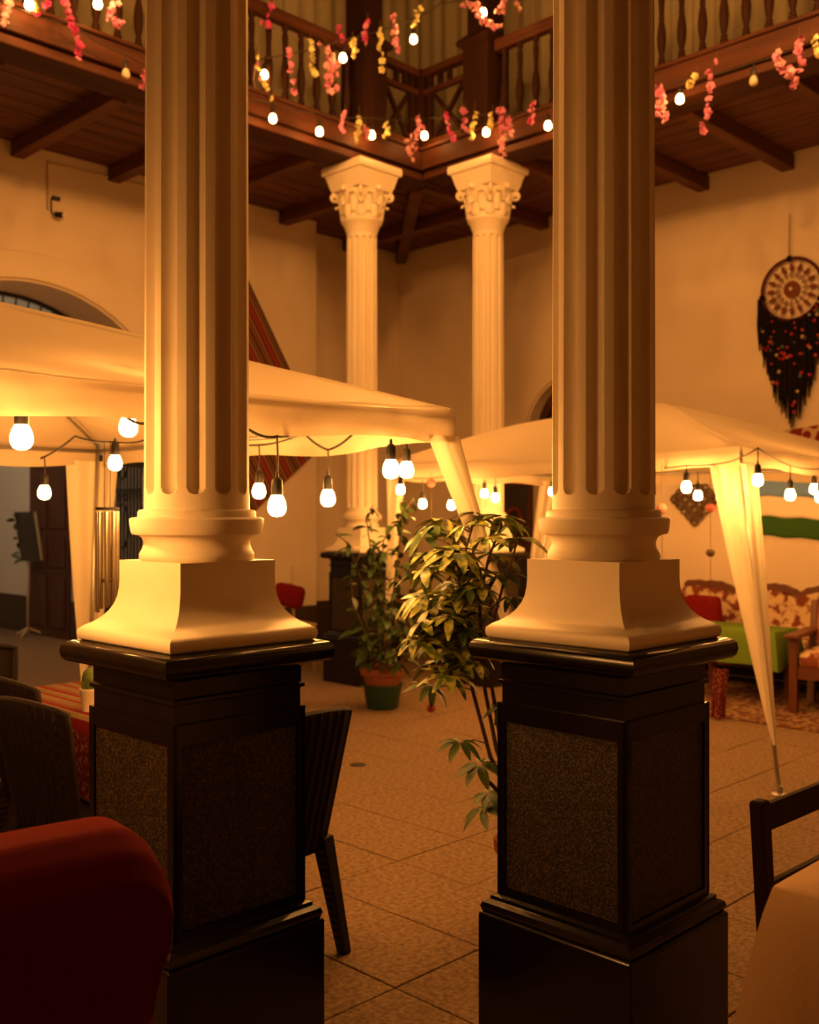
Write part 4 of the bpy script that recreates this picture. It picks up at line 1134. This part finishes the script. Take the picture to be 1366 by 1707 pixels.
# security camera and conduit
sp = on_y(92, 348, WL)
t = thing('security_camera', 'small security camera on the left wall above the arch', 'security camera', (sp.x, WL, sp.z)); t.scale = (.7, .7, .7)
MB().box(-.05, -.05, .10, .05, 0, .15).build('junction_box', M_BLACKPL, t, bevel=.006)
MB().tube([(-.06, -.02, .12), (-.06, -.02, -.05), (-.03, -.03, -.09)], .008, 6).build('cable', M_CORD, t, smooth='all')
MB().lathe([(0, 0), (.045, 0), (.045, -.03), (.03, -.04)], 14, (0, 0, -.08), 'y').build('mount', M_POTW, t)
MB().tube([(-.03, -.06, -.09), (.04, -.13, -.10)], [.034, .038], 12).build('camera_body', M_BLACKPL, t, smooth=True)
MB().sphere((.045, -.135, -.10), .03, 10, 6).build('lens', M_POTW, t, smooth='all')
a0, a1, a2 = on_y(80, 350, WL - .012), on_y(79, 270, WL - .012), on_y(330, 330, WL - .012)
tag(MB().tube([a0, a1, a2], .009, 6).build('wall_conduit', M_PALE), 'thin cable conduit running along the left wall top', 'conduit')

# dreamcatcher on the right wall
dc = on_x(1320, 482, WR - .04)
t = thing('dreamcatcher', 'large black dreamcatcher with beaded fringe on the right wall', 'dreamcatcher', dc)
# local: y axis along the wall (image left = +y), z up; facing -x
DRD = .275
circ = lambda r, n, ph=0, x=0: [(x, r * math.cos(2 * PI * i / n + ph), r * math.sin(2 * PI * i / n + ph)) for i in range(n)]
MB().tube(circ(DRD, 48), .014, 8, closed=True).build('hoop', M_HOOP, t, smooth='all')
MB().tube([(0, .02, DRD), (0, .02, DRD + .10), (0, .015, DRD + .40)], .004, 5).build('hanging_cord', M_HOOP, t)
MB().lathe([(0, 0), (.075, 0), (.075, .006), (0, .008)], 24, (0, 0, 0), 'x').build('web_centre', M_WEB, t)
MB().sphere((-.01, 0, 0), .018, 8, 6).build('centre_bead', M_POTW, t, smooth='all')
for k in range(16):
    a = 2 * PI * k / 16
    P = lambda r, s=0, x=0: (x, r * math.cos(a) - s * math.sin(a), r * math.sin(a) + s * math.cos(a))
    MB().add([P(.155), P(.175, .020), P(.222, .012), P(.232), P(.222, -.012), P(.175, -.020)], [(0, 1, 2, 3, 4, 5)]).build('web_petal', M_WEB, t, solid=.006)
    MB().tube([P(.10), P(.135, .012), P(.155), P(.135, -.012)], .006, 5, closed=True).build('web_loop', M_WEB, t, smooth='all')
    MB().tube([P(.23), P(DRD)], .0022, 4).build('web_thread', M_WEB, t)
for r in (.125, .19, .245):
    MB().tube(circ(r, 40), .0022, 4, closed=True).build('web_ring', M_WEB, t)
rn = random.Random(5)
# fringe: strands hanging from the lower half of the hoop, longest in the middle
NS = 27
def zlow(y):
    q = abs(y) / .31
    return -1.26 + .64 * q if q < .55 else -.908 + (q - .55) / .45 * .42
for k in range(NS):
    y = -.30 + .60 * k / (NS - 1)
    ztop_ = -math.sqrt(max(0, DRD ** 2 - y * y)) if abs(y) < DRD else -.05
    zb = zlow(y) + rn.uniform(-.05, .03)
    pts = [(rn.uniform(-.012, .012), y + rn.uniform(-.008, .008) - .10 * y * s * 0, ztop_ + (zb - ztop_) * s) for s in (0, .25, .5, .75, 1)]
    MB().tube(pts, [.016, .017, .016, .014, .005], 6).build('fringe_strand', M_DARKROD, t, smooth='all')
for sgn in (-1, 1):
    MB().sphere((0, sgn * DRD, -.04), .028, 8, 6).build('knot', M_DARKROD, t, smooth='all')
MB().sphere((0, .02, DRD), .028, 8, 6).build('knot', M_DARKROD, t, smooth='all')
bead_me = [MB().sphere((0, 0, 0), .017, 7, 5).mesh('bead', m, smooth='all') for m in (mat('bead_magenta', (.42, .02, .07), .8, .2), mat('bead_red', (.45, .06, .05), .8, .2), mat('bead_green', (.07, .16, .04), .8, .2), mat('bead_pale', (.45, .36, .18), .8, .2), mat('bead_grey', (.10, .08, .09), .8, .2))]
for k in range(62):
    y = rn.uniform(-.27, .27); zt = -math.sqrt(max(0, DRD ** 2 - y * y)) - .03; zb = zlow(y) + .08
    if zb > zt: continue
    link('bead', rn.choice((bead_me[0], bead_me[0], bead_me[1], bead_me[1], bead_me[2], bead_me[3], bead_me[4])), t, (-.024, y, zt + (zb - zt) * rn.random()), None, rn.uniform(.6, 1.15))

# red banner near the dreamcatcher
b0 = on_x(1304, 719, WR - .012); b1_ = on_x(1400, 708, WR - .012)
poly = [(b0.y, b0.z + .0), (b1_.y, b1_.z + .03), (b1_.y, b1_.z - .30), (b0.y - .1, b0.z - .30)]
tag(MB().prism(poly, lambda a, b: (WR - .02, a, b), lambda a, b: (WR - .005, a, b)).build('red_banner', M_BANNER), 'dark red patterned banner on the right wall below the dreamcatcher', 'banner')

# flag with three stripes
fa = on_x(1262, 795, WR - .03); fz = [on_x(1320, y, WR - .03).z for y in (795, 829, 863, 896)]
t = thing('flag', 'blue, white and green striped flag on the right wall', 'flag', (WR - .03, fa.y, 1.5))
for k, m in enumerate((M_BLUE, M_FWHITE, M_FGREEN)):
    za, zb = fz[k], fz[k + 1]
    def f(u, v):
        y = -1.25 * u; z = za + (zb - za) * v
        return (.010 * math.sin(y * 9 + z * 3), y, z - 1.5 + .012 * math.sin(u * 9 + k * .5) + .008 * math.sin(u * 23))
    MB().grid(f, 40, 6).build('stripe', m, t, smooth='all', solid=.004)

# diamond fretwork ornament
oc = on_x(1158, 832, WR - .03)
t = thing('wall_ornament', 'dark diamond-shaped fretwork ornament on the right wall', 'wall ornament', oc)
def loop(cy, cz, r, n=20): return [(0, cy + r * math.cos(2 * PI * i / n), cz + r * math.sin(2 * PI * i / n)) for i in range(n)]
for k in range(-2, 3):
    for j in range(-2, 3):
        u, v = (k + j) / 2, (k - j) / 2
        if abs(u) + abs(v) > 2.01: continue
        MB().tube(loop(u * .100, v * .100, .046, 16), .010, 5, closed=True).build('fret_ring', M_GILT, t, smooth='all')
for a in range(4):
    c, s = math.cos(a * PI / 2), math.sin(a * PI / 2)
    MB().tube(loop(.225 * c, .225 * s, .028, 12), .010, 5, closed=True).build('finial', M_GILT, t, smooth='all')
for a in range(4):
    c0, s0, c1, s1 = math.cos(a * PI / 2), math.sin(a * PI / 2), math.cos((a + 1) * PI / 2), math.sin((a + 1) * PI / 2)
    pts = []
    for i in range(13):
        q = i / 12; bl = 1 + .08 * math.sin(q * PI * 3)
        pts.append((0, .205 * (c0 + (c1 - c0) * q) * bl, .205 * (s0 + (s1 - s0) * q) * bl))
    MB().tube(pts, .011, 5).build('fret_edge', M_GILT, t, smooth='all')

# dark open shutter with wreath next to the arched door
sh0, sh1 = on_x(841, 803, WR), on_x(880, 803, WR)
t = thing('door_leaf', 'dark wooden shutter with round wreath on the right wall', 'shutter', (WR - .002, (sh0.y + sh1.y) / 2 - .02, .02))
hw = abs(sh0.y - sh1.y) / 2 + .06
MB().box(-.04, -hw, .50, 0, hw, 1.86).build('panel', M_DOOR, t, bevel=.006)
for z0, z1 in ((.58, 1.1), (1.18, 1.78)):
    MB().box(-.05, -hw + .06, z0, -.039, hw - .06, z1).build('inset', M_SLATE, t)
MB().tube([(-.06, .11 * math.cos(2 * PI * i / 24), 1.40 + .13 * math.sin(2 * PI * i / 24)) for i in range(24)], .03, 8, closed=True).build('wreath', M_CHECK, t, smooth='all')

# wind chime in the near gazebo
wc = at(179, 848, 4.35)
t = thing('wind_chime', 'long metal-tubed wind chime hanging under the near gazebo', 'wind chime', wc)
MB().lathe([(.034, -.004), (.05, -.006), (.05, .006), (.034, .004)], 24, cap=False).build('top_ring', M_BLACKPL, t)
MB().lathe([(0, .0), (.036, .0)], 20, cap=False).build('ring_plate', M_BLACKPL, t)
for k in range(8):
    a = 2 * PI * k / 8 + .2; ln = .40 + .012 * (k % 4)
    MB().tube([(.040 * math.cos(a), .040 * math.sin(a), -.012), (.040 * math.cos(a), .040 * math.sin(a), -ln)], .010, 10).build('chime_tube', M_CHROME, t, smooth=True)
for s in (-1, 1):
    q = at(179 + s * 5, 736, 4.35) - wc
    MB().tube([(s * .012 * RX, s * .012 * RY, .004), (q.x, q.y, q.z)], .0016, 4).build('hanging_string', M_CORD, t)
MB().tube([(0, 0, 0), (0, 0, -.30)], .002, 4).build('striker_string', M_CORD, t)
MB().lathe([(0, -.31), (.028, -.31), (.028, -.295), (0, -.295)], 16).build('striker', M_GILT, t)

# menu stand and iron gate in the passage
ms = on_z(70, 1058, 0)
t = thing('sign_stand', 'slanted board on a pale stand trimmed with leaves before the passage door', 'sign', (ms.x - .18, ms.y, 0), HEAD - R_(90))
MB().tube([(0, 0, .03), (0, 0, 1.15)], .016, 8).build('pole', M_PALE, t, smooth='all')
for a in range(3):
    q = 2 * PI * a / 3 + .5
    MB().bar((0, 0, .10), (.20 * math.cos(q), .20 * math.sin(q), .012), .022).build('foot', M_PALE, t)
MB().hexa([(-.06, -.06, .92), (.18, -.06, .92), (.18, -.04, .92), (-.06, -.04, .92)], [(-.17, .01, 1.52), (.08, .01, 1.52), (.08, .03, 1.52), (-.17, .03, 1.52)]).build('board', M_SLATE, t)
MB().bar((.19, -.05, .93), (.085, .015, 1.52), .025).build('board_edge', M_PALE, t)
for k in range(26):
    v = rn.random(); link('leaf', rn.choice(lf), t, (-.06 - .11 * v - .01, -.05 + .07 * v, .9 + .62 * v), (rn.uniform(-1, 1), rn.uniform(-.6, 1.0), rn.uniform(0, 6.28)), rn.uniform(.7, 1.1))
t = thing('iron_gate', 'black wrought-iron gate leaf folded against the passage wall', 'gate', (5.80, 9.42, 0))
GL, GH = .98, 2.5
for z in (.06, .9, 1.75, GH): MB().bar((0, 0, z), (0, GL, z), .03, .04).build('gate_rail', M_IRON, t)
for y in (0, GL): MB().bar((0, y, .02), (0, y, GH + .05), .04).build('gate_stile', M_IRON, t)
for k in range(1, 14):
    MB().tube([(0, GL * k / 14, .06), (0, GL * k / 14, GH)], .011, 6).build('gate_bar', M_IRON, t)
for zc in (1.36, .48, 2.12):
    for yc in (.25, .73):
        MB().tube([(0, yc + .12 * math.cos(2 * PI * i / 20), zc + .24 * math.sin(2 * PI * i / 20)) for i in range(20)], .014, 5, closed=True).build('gate_scroll', M_IRON, t, smooth='all')
        for sg in (-1, 1):
            MB().tube([(0, yc + sg * (.06 + (.055 - .006 * i) * math.cos(i * .7)), zc + .30 + (.055 - .006 * i) * math.sin(i * .7)) for i in range(9)], .012, 5).build('gate_scroll', M_IRON, t, smooth='all')
# passage ceiling lamp
t = thing('passage_lamp', 'pale globe ceiling lamp inside the passage', 'lamp', (3.6, 11.6, 3.75))
MB().lathe([(.09, 0), (.09, -.03), (.02, -.04), (.02, -.16)], 16).build('ceiling_rose', M_BLACKPL, t)
MB().sphere((0, 0, -.28), .12, 18, 10).build('globe', M_PASLAMP, t, smooth='all')
